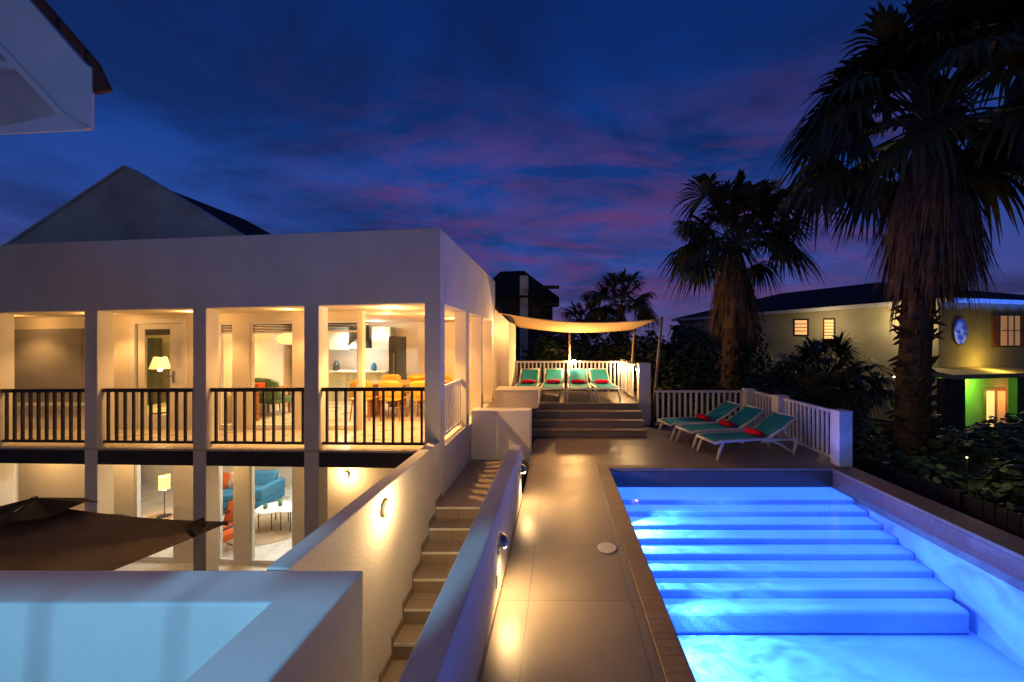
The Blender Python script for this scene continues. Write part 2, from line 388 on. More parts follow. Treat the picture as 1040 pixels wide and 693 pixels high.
# ------------------------------------------------------------------ pool
pool=thing('swimming_pool','sunken swimming pool glowing blue with wide underwater steps','swimming pool',(2.95,3,-.3))
PX0,PX1,PYF,PYN,WZ=.925,4.95,6.92,-3.0,-.28
b=MB()
bt=-1.19
b.add([(PX0,PYN,bt),(PX1,PYN,bt),(PX1,PYF,bt),(PX0,PYF,bt)],[(0,1,2,3)])
b.build('pool_floor',PLAST,pool)
b=MB(); b.box(PX0-.2,PX0,PYN,PYF+.2,bt,-.052); b.build('pool_wall',PLAST,pool)
b=MB(); b.box(PX1,PX1+.42,PYN,PYF+.2,bt,-.052); b.build('pool_wall',PLAST,pool)
b=MB(); b.box(PX0,PX1,PYF,PYF+.18,bt,-.052); b.build('pool_wall',PLAST,pool)
b=MB(); b.box(PX0,PX1,PYN-.2,PYN,bt,-.052); b.build('pool_wall',PLAST,pool)
a_=[.05+.0814*k for k in range(8)]
for k in range(8):
    z=WZ-a_[k]; y=6.37-.263*k; yb=PYF-.002 if k==0 else 6.37-.263*(k-1)-.001
    b=MB(); b.box(PX0+.002,PX1-.002-(.07 if k==7 else 0),y,yb,bt+.002,z); b.build('pool_step',PLAST,pool,bevel=.022 if k<7 else .05,segs=3)
b=MB(); b.box(PX1-.012,PX1-.003,PYN,PYF-.012,WZ-.10,-.053); b.build('tile_band',BAND,pool)
b=MB(); b.box(PX0+.003,PX0+.012,PYN,PYF-.012,WZ-.10,-.053); b.build('tile_band',BAND,pool)
b=MB(); b.box(PX0+.013,PX1-.013,PYF-.012,PYF-.003,WZ-.045,-.053); b.build('tile_band',BAND_SHADED,pool)
b=MB(); b.box(.723,.925,-3,7.1,-.05,.006); b.build('coping',COPE,pool,bevel=.01)
b=MB(); b.box(.926,4.93,6.92,7.1,-.05,.006); b.build('coping',COPEX,pool,bevel=.01)
b=MB(); b.box(4.931,5.37,-3,7.1,-.05,.006); b.build('coping',COPE,pool,bevel=.01)
for y in (4.42,1.6):
    b=MB(); b.lathe([(.10,0),(.11,.01),(.10,.025),(.085,.03)],(PX0+.001,y,-.66),20,'x'); b.build('pool_light',emis('pool_lens_glow',(.2,.45,1.0),4),pool)
b=MB(); b.add([(PX0,PYN,WZ),(PX1,PYN,WZ),(PX1,PYF,WZ),(PX0,PYF,WZ)],[(0,1,2,3)])
tag(b.build('pool_water',WATER),'still clear blue water filling the pool','water',kind='structure')
def poollamp(loc,target,p,size=150,soft=.012):
    l=lamp('pool_lamp','SPOT',loc,p,(.05,.19,1.0),soft,spot_size=R(size),spot_blend=.7); aim(l,target)
    d=l.data; d.use_nodes=True; n=d.node_tree.nodes; k=d.node_tree.links
    em=n['Emission']; t=n.new('ShaderNodeTexCoord'); z=n.new('ShaderNodeTexNoise'); z.inputs['Scale'].default_value=7; z.inputs['Detail'].default_value=4; z.inputs['Distortion'].default_value=1.6
    r=n.new('ShaderNodeMapRange'); r.inputs['From Min'].default_value=.32; r.inputs['From Max'].default_value=.68; r.inputs['To Min'].default_value=.3; r.inputs['To Max'].default_value=1.9
    k.new(t.outputs['Normal'],z.inputs['Vector']); k.new(z.outputs['Fac'],r.inputs['Value']); k.new(r.outputs['Result'],em.inputs['Strength'])
    return l
poollamp((PX0+.10,5.85,-.30),(3.4,4.4,-.85),900,125)
poollamp((PX0+.10,4.42,-.50),(3.2,2.7,-.95),1100,140)
poollamp((PX0+.10,1.6,-.5),(3.4,-.2,-.9),800,120)
# added area lamp standing in for light the water surface reflects down
gl_=lamp('pool_reflection_fill','AREA',((PX0+PX1)/2,4.4,WZ-.006),235,(.05,.175,1.0)); gl_.data.shape='RECTANGLE'; gl_.data.size=PX1-PX0-.1; gl_.data.size_y=5.0; gl_.data.spread=R(70)

b=MB(); b.lathe([(0.105,0),(.108,.006),(.10,.010),(.0,.0105)],(.54,4.24,.001),28)
tag(b.build('skimmer_lid',PLASTW),'round white skimmer lid set in the deck beside the pool','lid')

# hooded lamps on the deck wall and the round lamp on the stair wall
def bulkhead(x,y,z,sx,label,power,rnd=False):
    t=thing('wall_lamp',label,'wall lamp',(x,y,z),'outdoor lamps on the stair walls')
    b=MB(); b.lathe([(.085,0),(.085,.012*sx),(.06,.018*sx)],(x,y,z),20,'x'); b.build('back_plate',STEEL,t)
    if rnd:                                        # open round lamp: a glowing dome with a thin rim
        b=MB(); b.lathe([(.082,.019),(.082,.045),(.070,.045),(.070,.019)],(x,y,z),24,'x',cap=False); b.build('rim',STEEL,t,smooth=False)
        b=MB(); b.lathe([(.068,.020),(.062,.045),(.045,.062),(.02,.072),(.001,.074)],(x,y,z),20,'x'); b.build('lens',emis('round_lens_glow',(1,.80,.52),5),t,smooth=True)
        lamp('bulkhead_light','POINT',(x+.16,y,z),power,WARM2,.07)
        return
    b=MB()
    def hood(u,v):
        a=math.pi*u; e=v*math.pi/2                 # quarter-sphere hood over the bulb
        return (x+sx*(.012+.085*math.sin(e)), y+.088*math.cos(a)*math.cos(e), z+.012+.088*math.sin(a)*math.cos(e))
    b.grid(hood,14,7,.004); b.build('hood',STEEL,t,smooth=True)
    b=MB(); b.lathe([(.001,-.032),(.022,-.026),(.032,0),(.022,.026),(.001,.032)],(x+sx*.05,y,z+.005),14); b.build('bulb',BULB,t,smooth=True)
    l=lamp('bulkhead_light','SPOT',(x+sx*.075,y,z-.055),power,WARM2,.045,spot_size=R(150),spot_blend=.6); l.rotation_euler=(0,R(38*-sx),0)
bulkhead(-.532,3.42,.47,1,'hooded lamp on the deck side wall, the one nearer the viewer',60)
bulkhead(-.532,5.36,.47,1,'hooded lamp on the deck side wall, at its far end near the terrace steps',56)
bulkhead(-1.79,3.95,.57,1,'bright round lamp on the white wall left of the garden stair',32,True)
b=MB(); b.box(-.531,-.522,3.27,3.33,.17,.29)
tag(b.build('socket_cover',STEEL,bevel=.003),'small grey socket cover below the nearer hooded lamp','socket')

# ------------------------------------------------------------------ villa
villa=thing('villa','white two storey villa with lit verandah, square columns and flat parapet','villa',(-1.79,5.82,-2.1))
FZ,TOP,OPN,LZ=.62,4.01,2.87,-2.03
XL=-13.2
cols=[(-2.036,-1.79),(-3.971,-3.729),(-5.846,-5.619),(-7.767,-7.534),(-9.66,-9.43),(-11.55,-11.32)]
def vpart(name,boxes,m,bevel=0.0,parent=None):
    b=MB(vx)
    for q in boxes: b.box(*q)
    return b.build(name,m,parent or villa,bevel=bevel)
vpart('parapet',[(XL,-1.79,0,.26,OPN,TOP),(-2.04,-1.79,.262,5.08,OPN,TOP)],WHITE,.012)
vpart('roof',[(XL,-2.042,.262,5.3,2.98,3.15)],WHITE)
vpart('ceiling',[(XL,-2.042,.262,5.2,2.90,2.975)],WHITE2)
for i,(a,c) in enumerate(cols):
    vpart('column',[(a,c,0.003,.243,-2.1+.0,OPN-.002)],WHITE,.01)
for y in (7.5,8.95,10.4):
    b=MB(); b.box(-2.03,-1.792,y,y+.235,.672 if y>7.8 else .62,OPN-.002); b.build('column',WHITE2,villa,bevel=.01)
vpart('floor_slab',[(XL,-2.045,.10,5.2,.36,FZ)],FLOORT)
vpart('edge_beam',[(XL,-2.040,.012,.098,.35,.585)],BEAM,.006)
vpart('floor_edge',[(XL,-2.040,.0,.097,.59,FZ+.002)],FLOORT)
b=MB(); b.box(-2.03,-1.795,6.065,10.9,-2.29,.60); b.build('side_wall',WHITE,villa)          # plinth wall under the side bays
b=MB(); b.box(-2.06,-1.785,6.065,7.5,.602,.64); b.build('sill',TRIMW,villa,bevel=.006)
# back walls (same openings upstairs and down)
D0,D1=1.35,1.47
def X_(px): return fpx(px,D0)
def backwall(z0,z1,head,m,spans,sills):
    bs=[]
    spans=sorted(spans); x=XL
    for a,c in spans:
        bs.append((x,a,D0,D1,z0,z1)); bs.append((a,c,D0,D1,head,z1)); x=c
    return bs,x
up=[(X_(-70),X_(-15)),(X_(137),X_(186)),(X_(221),X_(237)),(X_(253),X_(298)),(X_(329),X_(364))]
bs,x=backwall(FZ,2.90,2.73,WHITE2,up,None)
bs.append((x,X_(368),D0,D1,FZ,2.90))
vpart('wall',bs,WHITE2)
lo=[(X_(8),X_(19)),(X_(136),X_(177)),(X_(220),X_(238)),(X_(253),X_(298))]
bs,x=backwall(LZ,.355,.16,WHITE2,lo,None)
bs.append((x,-2.05,D0,D1,LZ,.355))
vpart('wall',bs,WHITE2)
vpart('wall',[(XL,-2.042,5.2,5.32,FZ-.2,2.97)],WHITE2)      # rear wall upstairs
vpart('wall',[(XL,-2.042,5.4,5.52,LZ,.355)],WHITE2)
vpart('wall',[(-7.30,-7.18,D1+.001,5.199,FZ,2.899)],WHITE2); vpart('wall',[(XL,XL+.12,.0,5.2,LZ,2.97)],WHITE2)
vpart('wall',[(-4.6,-4.48,D1+.001,5.399,LZ,.354)],WHITE2)
vpart('wall',[(-6.98,-6.9,3.9,5.199,FZ,2.899)],WHITE2)
vpart('ground_floor',[(XL,-2.042,.9,5.5,LZ-.2,LZ)],FLOORW)
vpart('soffit',[(XL,-2.045,.10,5.4,.349,.3565)],WHITE2)
# grey shutter across the left bay
b=MB(vx); b.box(X_(10),X_(97)-.25,D0-.06,D0-.006,FZ+.55,2.66); b.build('shutter',GREYSHUT,villa)
b=MB(vx); b.box(X_(10)-.05,X_(97)-.2,D0-.08,D0-.004,FZ+.49,FZ+.548); b.build('sill',TRIMW,villa)
# pilasters that frame the porch bays
vpart('pilaster',[(X_(98),X_(112),D0-.12,D0-.002,FZ+.002,2.899)],WHITE2,.006)
vpart('pilaster',[(X_(209),X_(219),D0-.1,D0-.002,FZ+.002,2.899)],WHITE2,.006)
def window(px0,px1,z0,z1,transom,name='window',mullion=True,handle=False,open_=False):
    x0,x1=X_(px0),X_(px1); f=.045
    b=MB(vx)
    b.box(x0+.002,x0+f,D0+.02,D0+.09,z0,z1); b.box(x1-f,x1-.002,D0+.02,D0+.09,z0,z1)
    b.box(x0+f,x1-f,D0+.02,D0+.09,z1-f,z1-.002); b.box(x0+f,x1-f,D0+.02,D0+.09,z0+.003,z0+.09)
    if transom: b.box(x0+f,x1-f,D0+.03,D0+.08,transom-.03,transom)
    wn=b.build(name,TRIMW,villa,bevel=.004)
    b=MB(vx); b.box(x0+f,x1-f,D0+.052,D0+.058,z0+.09,(transom-.03 if transom else z1-f)); b.build('pane',GLASS,wn)
    if transom:
        b=MB(vx)
        n=5; h=(z1-f-transom)/n
        for i in range(n): b.box(x0+f,x1-f,D0+.045,D0+.06,transom+h*i+.004,transom+h*(i+1)-.004)
        b.build('louvre',BEAM,wn)
    if handle:
        b=MB(vx); b.beam((x1-.10,D0-.02,z0+1.05),(x1-.10,D0+.02,z0+1.05),.02); b.beam((x1-.20,D0-.025,z0+1.05),(x1-.09,D0-.025,z0+1.05),.018); b.box(x1-.115,x1-.085,D0+.003,D0+.02,z0+.93,z0+1.15)
        b.build('handle',STEEL,wn)
    return wn
window(221,237,FZ+.003,2.729,2.53); window(253,298,FZ+.003,2.729,2.53)
window(-70,-15,FZ+.003,2.729,2.53)
window(329,364,FZ+.003,2.729,2.53)
dz0=FZ+.003                                                   # white door with a tall glass light
x0,x1=X_(138),X_(185)
b=MB(vx); b.box(x0,x0+.16,D0+.03,D0+.08,dz0,2.725); b.box(X_(171),x1,D0+.03,D0+.08,dz0,2.725); b.box(x0+.16,X_(171),D0+.03,D0+.08,2.62,2.725); b.box(x0+.16,X_(171),D0+.03,D0+.08,dz0,dz0+.28)
dr=b.build('door',TRIMW,villa,bevel=.004)
b=MB(vx); b.box(x0+.16,X_(171),D0+.05,D0+.056,dz0+.28,2.50); b.build('pane',GLASS,dr)
b=MB(vx); b.box(x0+.16,X_(171),D0+.045,D0+.06,2.502,2.62); b.build('louvre',BEAM,dr)
hx=X_(175)
b=MB(vx); b.box(hx-.02,hx+.02,D0+.015,D0+.03,dz0+.93,dz0+1.16); b.beam((hx-.11,D0-.03,dz0+1.06),(hx+.01,D0-.03,dz0+1.06),.02); b.beam((hx,D0-.03,dz0+1.06),(hx,D0+.02,dz0+1.06),.02)
b.build('handle',STEEL,dr)
b=MB(vx); b.box(x0-.10,x0-.001,D0-.025,D0+.02,dz0,2.83); b.box(x1+.001,x1+.10,D0-.025,D0+.02,dz0,2.83); b.box(x0,x1,D0-.025,D0+.02,2.731,2.83); b.build('door_frame',TRIMW,villa,bevel=.004)
for q in ((8,19),(136,177),(220,238),(253,298)): window(q[0],q[1],LZ+.003,.159,None)
# railings
def railing(x0,x1,d=.10,z0=FZ):
    b=MB(vx)
    b.box(x0+.005,x1-.005,d-.03,d+.03,z0+.905,z0+.965)
    b.box(x0+.005,x1-.005,d-.02,d+.02,z0+.065,z0+.105)
    n=max(2,round((x1-x0)/.158))
    for i in range(n):
        x=x0+(i+.5)*(x1-x0)/n
        b.box(x-.016,x+.016,d-.016,d+.016,z0+.104,z0+.906)
    return b.build('railing',DARKMET,villa)
for i in range(5): railing(cols[i+1][1],cols[i][0])
b=MB(); z0=.64
b.box(-1.93,-1.87,6.07,7.495,z0+.86,z0+.92); b.box(-1.92,-1.88,6.07,7.495,z0+.08,z0+.12)
for i in range(9):
    y=6.12+i*.155; b.box(-1.915,-1.885,y,y+.06,z0+.12,z0+.86)
b.build('railing',TRIMW,villa)
# ceiling downlights and the light they give
def downlight(x,d,p,col=WARM,z=2.90,size=.05):
    b=MB(vx); b.lathe([(.05,-.004),(.05,-.001)],(x,d,z),16); dl=b.build('downlight',DOWN,villa)
    v=vx((x,d,z-.10)); lamp('downlight_lamp','SPOT',v,p*2.8,col,size,spot_size=R(124),spot_blend=.6); lamp('downlight_fill_lamp','POINT',v-Vector((0,0,.02)),p*.45,col,.06)
for x in (-4.8,-6.7,-8.6,-10.5): downlight(x,.75,26)
downlight(-2.95,.85,125,size=.014)
for x,d in ((-2.75,2.4),(-3.6,2.1),(-2.75,4.0)): downlight(x,d,40)
downlight(-5.3,2.8,62); downlight(-6.4,2.6,66); downlight(-9.3,3.2,130,(1.0,.64,.17)); downlight(-11.0,3.4,80,(1.0,.64,.17)); downlight(-6.0,4.3,26,(1.0,.90,.70)); downlight(-5.0,4.5,16,(1.0,.90,.70))
# lower storey
for x,d,p,c in ((-6.3,2.9,38,(1.0,.95,.88)),(-7.6,3.9,34,(1.0,.95,.88)),(-10.6,2.6,18,WARM2),(-5.2,3.6,24,(1.0,.95,.88))):
    b=MB(vx); b.lathe([(.05,-.004),(.05,-.001)],(x,d,.348),16); b.build('downlight',DOWN,villa); lamp('lower_room_lamp','POINT',vx((x,d,.22)),p*3,c,.06)
for x,p in ((-8.6,7),(-6.7,7),(-10.3,8)):
    b=MB(vx); b.lathe([(.05,-.004),(.05,-.001)],(x,.7,.348),16); b.build('downlight',DOWN,villa); lamp('patio_downlight_lamp','POINT',vx((x,.75,.24)),p*3,WARM2,.05)
# annex with sloping roof beyond the parapet
b=MB(); b.box(-4,-1.40,10.905,12.62,-.3,2.86); b.build('annex_wall',WHITE2,villa)
b=MB(); b.prism([(-1.34,10.86,2.865),(-1.34,13.0,2.865),(-2.6,13.0,3.95),(-2.6,10.86,3.95)],(0,0,.09)); b.build('annex_roof',ROOFD,villa)
b=MB(); b.add([(-1.40,10.9,2.862),(-2.6,10.9,2.862),(-2.6,10.9,3.94)],[(0,1,2)]); b.build('annex_gable',GABLEW,villa)
b=MB(); b.lathe([(.05,-.004),(.05,-.001)],(-1.91,10.72,2.868),16); b.build('downlight',DOWN,villa)
lamp('annex_fill_lamp','POINT',(-1.55,10.45,2.6),24,WARM,.06)  # made-up lamp warming the annex front; its downlight disc is added too

# wall lamp on the ground floor wall, left of the stair
q=vx((X_(345),D0-.06,-.05)); p0=at(345,486,7.1)
t=thing('wall_lamp','small lit lamp on the ground floor wall behind the stair wall','wall lamp',p0)
b=MB(); b.lathe([(.05,0),(.05,.03),(.035,.06)],(p0.x,fy(p0.x)+D0-.065,p0.z),16,'y'); b.build('back_plate',STEEL,t)
b=MB(); b.lathe([(.001,-.05),(.03,-.04),(.035,0),(.03,.04),(.001,.05)],(p0.x,fy(p0.x)+D0-.11,p0.z),14); b.build('bulb',BULB,t,smooth=True)
lamp('ground_wall_lamp','POINT',(p0.x,fy(p0.x)+D0-.22,p0.z),26,WARM2,.04)

# ------------------------------------------------------------------ furniture seen through the openings
def floorz(x,z=FZ): return z+zs(x)
def dining_chair():
    t=thing('dining_chair','mustard dining chair','chair',(0,0,0),'mustard chairs round the dining table',local=True)
    b=MB(); b.grid(lambda u,v:(-.22+.44*u,-.21+.42*v,.45+.02*((2*u-1)**2)),6,6,.03); b.build('seat',YEL,t,smooth=True)
    b=MB(); b.grid(lambda u,v:(-.24*math.sin((u-.5)*2.4)/math.sin(1.2),.14+.12*math.cos((u-.5)*2.4),.50+.36*v*(1-.25*abs(2*u-1)**3)),10,5,.025); b.build('backrest',YEL,t,smooth=True)
    for sx in (-1,1):
        for sy in (-1,1):
            b=MB(); b.tube([(sx*.17,sy*.16,.44),(sx*.21,sy*.2,0)],[.018,.012],8); b.build('leg',WOODW,t)
    return t
dc=dining_chair()
zt=floorz(-3.5)
spots=[(-4.25,8.42,180,'mustard dining chair on the near side of the table, left end'),(-3.6,8.40,180,'mustard dining chair on the near side of the table, middle'),(-2.95,8.42,180,'mustard dining chair on the near side of the table, right end'),
       (-4.25,9.62,0,'mustard dining chair on the far side of the table, left end'),(-3.6,9.64,0,'mustard dining chair on the far side of the table, middle'),(-2.95,9.62,0,'mustard dining chair on the far side of the table, right end')]
for i,(x,y,a,lb) in enumerate(spots):
    c=dc if i==0 else copy_tree(dc)
    c.location=(x,y,zt); c.rotation_euler=(0,0,R(a)); c['label']=lb
t=thing('dining_table','long honey timber dining table laid for a meal behind the right bay','table',(-3.6,9.02,zt),local=True)
b=MB(); b.box(-1.0,1.0,-.45,.45,.71,.755); b.build('tabletop',WOODT,t,bevel=.01)
for s in (-1,1):
    b=MB(); b.box(s*.68-.06,s*.68+.06,-.3,.3,.02,.708); b.box(s*.68-.09,s*.68+.09,-.36,.36,0,.02); b.build('leg',WOODW,t,bevel=.01)
for i,(dx,dy) in enumerate(((-.7,-.22),(-.05,-.22),(.6,-.22),(-.7,.22),(-.05,.22),(.6,.22))):
    b=MB(); b.lathe([(.045,0),(.008,.006),(.008,.07),(.04,.09),(.045,.16),(.035,.19)],(-3.6+dx,9.02+dy,zt+.756),12)
    tag(b.build('wine_glass',GLASS,smooth=True),'clear wine glass on the dining table '+('near edge' if dy<0 else 'far edge')+(', left' if dx<-.5 else ', middle' if dx<.2 else ', right'),'glass','glasses on the dining table')
b=MB(); b.lathe([(.10,0),(.16,.05),(.19,.11),(.185,.115),(.15,.06),(.09,.015)],(-3.3,9.0,zt+.756),18); tag(b.build('fruit_bowl',YEL,smooth=True),'wide mustard bowl in the middle of the dining table','bowl')
# kitchen
k=thing('kitchen_unit','white kitchen run with sage doors, counter and wall cupboards','kitchen unit',(-6,10.7,floorz(-6)))
kz=floorz(-6)
b=MB(); b.box(-6.85,-4.72,10.55,11.12,kz,kz+.88); b.build('carcass',CABW,k)
for i in range(4):
    b=MB(); b.box(-6.83+i*.53,-6.83+i*.53+.515,10.525,10.548,kz+.1,kz+.86); d=b.build('cupboard_door',CABG,k,bevel=.004)
    b=MB(); b.box(-6.83+i*.53+.18,-6.83+i*.53+.34,10.512,10.523,kz+.8,kz+.815); b.build('handle',STEEL,d)
b=MB(); b.box(-6.87,-4.70,10.50,11.12,kz+.882,kz+.92); b.build('worktop',TTOP,k,bevel=.006)
b=MB(); b.box(-6.85,-5.9,10.8,11.12,kz+1.5,kz+2.15); b.build('wall_cupboard',CABG,k,bevel=.006)
b=MB(); b.box(-5.25,-4.72,10.8,11.12,kz+1.5,kz+2.15); b.build('wall_cupboard',CABG,k,bevel=.006)
b=MB(); b.hexa([(-5.85,10.6,kz+1.55),(-5.3,10.6,kz+1.55),(-5.3,11.1,kz+1.55),(-5.85,11.1,kz+1.55)],[(-5.7,10.8,kz+1.8),(-5.45,10.8,kz+1.8),(-5.45,11.1,kz+1.8),(-5.7,11.1,kz+1.8)]); b.box(-5.68,-5.47,10.82,11.1,kz+1.8,kz+2.2); b.build('extractor_hood',FRIDGE,k)
lamp('worktop_lamp','POINT',(-5.7,10.45,kz+1.42),35,(1,.96,.9),.05)
for i,(x,hh,m,lb) in enumerate(((-6.6,.24,ORANGE,'orange jar standing on the kitchen counter'),(-6.2,.28,FRIDGE,'dark kettle standing on the kitchen counter'),(-5.15,.22,TEALSOFA,'petrol blue pot standing on the kitchen counter'))):
    b=MB(); b.lathe([(.06,0),(.085,.04),(.08,hh*.7),(.04,hh*.85),(.045,hh)],(x,10.72,kz+.922),14); tag(b.build(['storage_jar','kettle','plant_pot'][i],m,smooth=True),lb,['jar','kettle','pot'][i])
f=thing('refrigerator','tall dark refrigerator beside the kitchen','refrigerator',(-4.45,10.3,floorz(-4.4)))
fz=floorz(-4.4)
b=MB(); b.box(-4.43,-4.25,10.05,10.75,fz,fz+1.85); b.build('body',FRIDGE,f,bevel=.012)
b=MB(); b.box(-4.42,-4.26,10.01,10.045,fz+.75,fz+1.84); d=b.build('door',FRIDGE,f,bevel=.008)
b=MB(); b.box(-4.29,-4.275,9.98,10.005,fz+.85,fz+1.4); b.build('handle',STEEL,d)
b=MB(); b.box(-4.42,-4.26,10.01,10.045,fz+.03,fz+.735); b.build('drawer',FRIDGE,f,bevel=.008)
p=at(455,360,8.2)
t=thing('framed_picture','dark framed picture hanging inside on the rear wall','picture',(-2.9,10.99,1.6))
b=MB(); b.box(-3.55,-2.65,10.93,10.985,1.35,2.05); b.build('frame',BLACKM,t); b=MB(); b.box(-3.5,-2.7,10.926,10.93,1.4,2.0); b.build('canvas',GREENCH,t)
# sitting room behind the third bay
def armchair(name,label,x,y,z,rot,m,m2):
    t=thing(name,label,'armchair',(x,y,z),local=True); t.rotation_euler=(0,0,R(rot))
    b=MB(); b.grid(lambda u,v:(-.30+.6*u,-.30+.6*v,.42+.03*math.sin(math.pi*u)*math.sin(math.pi*v)),6,6,.14); b.build('seat',m,t,smooth=False,bevel=.02)
    b=MB(); b.grid(lambda u,v:(-.34*math.sin((u-.5)*2.6)/math.sin(1.3),.12+.24*math.cos((u-.5)*2.6)+.10*v,.38+.52*v*(1-.2*abs(2*u-1)**2.5)),12,6,.09); b.build('backrest',m,t,smooth=True)
    for sx in (-1,1):
        b=MB(); b.tube([(sx*.36,-.28,.58),(sx*.38,.0,.60),(sx*.36,.25,.64)],.022,8); b.build('armrest',m2,t)
        for sy in (-1,1):
            b=MB(); b.tube([(sx*.30,sy*.26,.32),(sx*.36,sy*.32,0)],[.02,.014],8); b.build('leg',m2,t)
    return t
armchair('armchair','sage green armchair behind the wide window of the third bay',-7.0,9.25,floorz(-7),160,GREENCH,BLACKM).location.x=-6.78
t=thing('console_table','low timber console table left of the green armchair','table',(-7.0,8.9,floorz(-7)),local=True)
b=MB(); b.box(-.13,.45,-.55,.55,.62,.66); b.build('tabletop',WOODW,t,bevel=.006)
for sx in (-.1,.42):
    for sy in (-.5,.5):
        b=MB(); b.beam((sx,sy,0),(sx,sy,.62),.04); b.build('leg',WOODW,t)
b=MB(); b.box(-6.95,-6.72,8.62,8.86,floorz(-7)+.662,floorz(-7)+.80); tag(b.build('storage_box',ORANGE,bevel=.01),'small orange box on the timber console table','box')
pz=floorz(-7)
t=thing('pendant_lamp','round cream pendant lamp hanging in the sitting room','lamp',(-7.0,9.6,2.0))
b=MB(); b.lathe([(.05,.18),(.22,.10),(.27,0),(.22,-.09),(.12,-.13)],(-7.0+.28,9.6,2.35),20,cap=False); b.build('lamp_shade',SHADE,t,smooth=True)
b=MB(); b.tube([(-6.72,9.6,2.5),(-6.72,9.6,2.83)],.006,6); b.build('cord',BLACKM,t)
# bedroom lamp behind the glazed door
def standing_lamp(label,x,y,z,hgt,p,square=False):
    t=thing('floor_lamp',label,'lamp',(x,y,z),local=True)
    b=MB(); b.lathe([(.14,0),(.14,.02),(.02,.03)],(0,0,0),18); b.build('base',BLACKM,t)
    b=MB(); b.tube([(0,0,.02),(0,0,hgt-.12)],.011,8); b.build('pole',BLACKM,t)
    b=MB(); b.lathe([(.15,hgt-.16),(.15,hgt+.16)] if square else [(.20,hgt-.14),(.12,hgt+.14)],(0,0,0),4 if square else 20,cap=False); b.build('lamp_shade',SHADE,t,smooth=not square)
    b=MB(); b.lathe([(.001,-.05),(.04,-.03),(.045,0),(.03,.04),(.001,.05)],(0,0,hgt-.16),12); b.build('bulb',BULB,t,smooth=True)
    lamp('shade_lamp','POINT',(x,y,z+hgt+.02),p*3,WARM,.06)
    return t
standing_lamp('lit lamp with flared shade seen through the glazed white door',-9.85,9.5,floorz(-9.85),1.25,12)
t=thing('wardrobe','dark two door wardrobe behind the glazed white door','wardrobe',(-11.3,10.6,floorz(-11)))
wz=floorz(-11)
b=MB(); b.box(-12.7,-11.65,10.9,11.3,wz,wz+1.9); b.build('carcass',FRIDGE,t)
for s in (0,1):
    b=MB(); b.box(-12.68+s*.52,-12.68+s*.52+.50,10.87,10.898,wz+.05,wz+1.86); d=b.build('door',GREENCH,t,bevel=.005)
    b=MB(); b.box(-12.23+s*.09,-12.21+s*.09,10.85,10.87,wz+.9,wz+1.1); b.build('handle',STEEL,d)
# lower living room
lz=lambda x: LZ+zs(x)
t=thing('sofa','petrol blue sofa in the lower living room','sofa',(-8.42,10.3,lz(-8)),local=True)
b=MB(); b.box(-.78,.78,-.45,.45,.10,.30); b.build('base',TEALSOFA,t,bevel=.03)
for s in (-1,1):
    b=MB(); b.box(-.62 if s<0 else .005,-.005 if s<0 else .62,-.46,.28,.302,.46); b.build('seat_cushion',TEALSOFA,t,bevel=.05,segs=3)
    b=MB(); b.box(.63*s if s>0 else -.80,.80 if s>0 else -.63,-.45,.45,.302,.62); b.build('armrest',TEALSOFA,t,bevel=.05,segs=3)
    b=MB(); b.hexa([(-.61 if s<0 else .008,.22,.462),(-.008 if s<0 else .61,.22,.462),(-.008 if s<0 else .61,.42,.462),(-.61 if s<0 else .008,.42,.462)],[(-.61 if s<0 else .008,.32,.82),(-.008 if s<0 else .61,.32,.82),(-.008 if s<0 else .61,.46,.82),(-.61 if s<0 else .008,.46,.82)]); b.build('back_cushion',TEALSOFA,t,bevel=.04,segs=3)
    for sy in (-1,1):
        b=MB(); b.tube([(s*.7,sy*.38,0),(s*.7,sy*.38,.10)],.02,8); b.build('leg',BLACKM,t)
def cushion(label,x,y,z,rot,m):
    b=MB()
    def fn(u,v,s):
        e=(1-abs(2*u-1)**3)*(1-abs(2*v-1)**3)
        return ((u-.5)*.42,s*.075*e,(v-.5)*.42)
    b.grid(lambda u,v:fn(u,v,1),8,8); b.grid(lambda u,v:fn(v,u,-1),8,8)
    o=tag(b.build('cushion',m,smooth=True),label,'cushion'); o.location=(x,y,z); o.rotation_euler=(R(-18),R(8),R(rot)); return o
cushion('orange patterned cushion leaning on the blue sofa',-8.72,10.38,lz(-8)+.68,10,CUSH)
cushion('red patterned cushion at the left of the blue sofa',-9.04,10.35,lz(-8)+.66,-14,ORANGE)
armchair('armchair','burnt orange armchair facing the blue sofa',-7.02,8.15,lz(-7),-20,ORANGE,BLACKM)
for x,y,r,h,lb in ((-6.78,9.15,.36,.45,'larger white round coffee table with black legs on the rug'),(-6.25,9.0,.26,.50,'smaller white round coffee table overlapping the larger one')):
    t=thing('coffee_table',lb,'coffee table',(x,y,lz(x)),local=True)
    b=MB(); b.lathe([(r-.01,h-.025),(r,h-.02),(r,h-.004),(r-.01,h)],(0,0,0),28); b.build('tabletop',TTOP,t)
    for q in range(4):
        a=q*math.pi/2+.5; b=MB(); b.tube([(math.cos(a)*r*.8,math.sin(a)*r*.8,.012),(math.cos(a)*r*.8,math.sin(a)*r*.8,h-.026)],.011,8); b.build('leg',BLACKM,t)
for x,y,lb in ((-6.9,9.05,'short green glass left on the larger coffee table'),(-6.66,9.2,'tall green glass right on the larger coffee table')):
    hh=.11 if 'short' in lb else .16
    b=MB(); b.lathe([(.03,0),(.042,.02),(.045,hh)],(x,y,lz(x)+.452),14); tag(b.build('drinking_glass',GREENCH,smooth=True),lb,'glass')
b=MB(); b.lathe([(.98,0),(1.0,.004),(.99,.012)],(-6.7,9.2,lz(-6.7)+.003),40); tag(b.build('rug',RUG),'round beige woven rug beneath the coffee tables','rug')
t=thing('wall_shelf','white shelf unit with red books in the lower living room','shelf',(-8.6,11.1,lz(-8)))
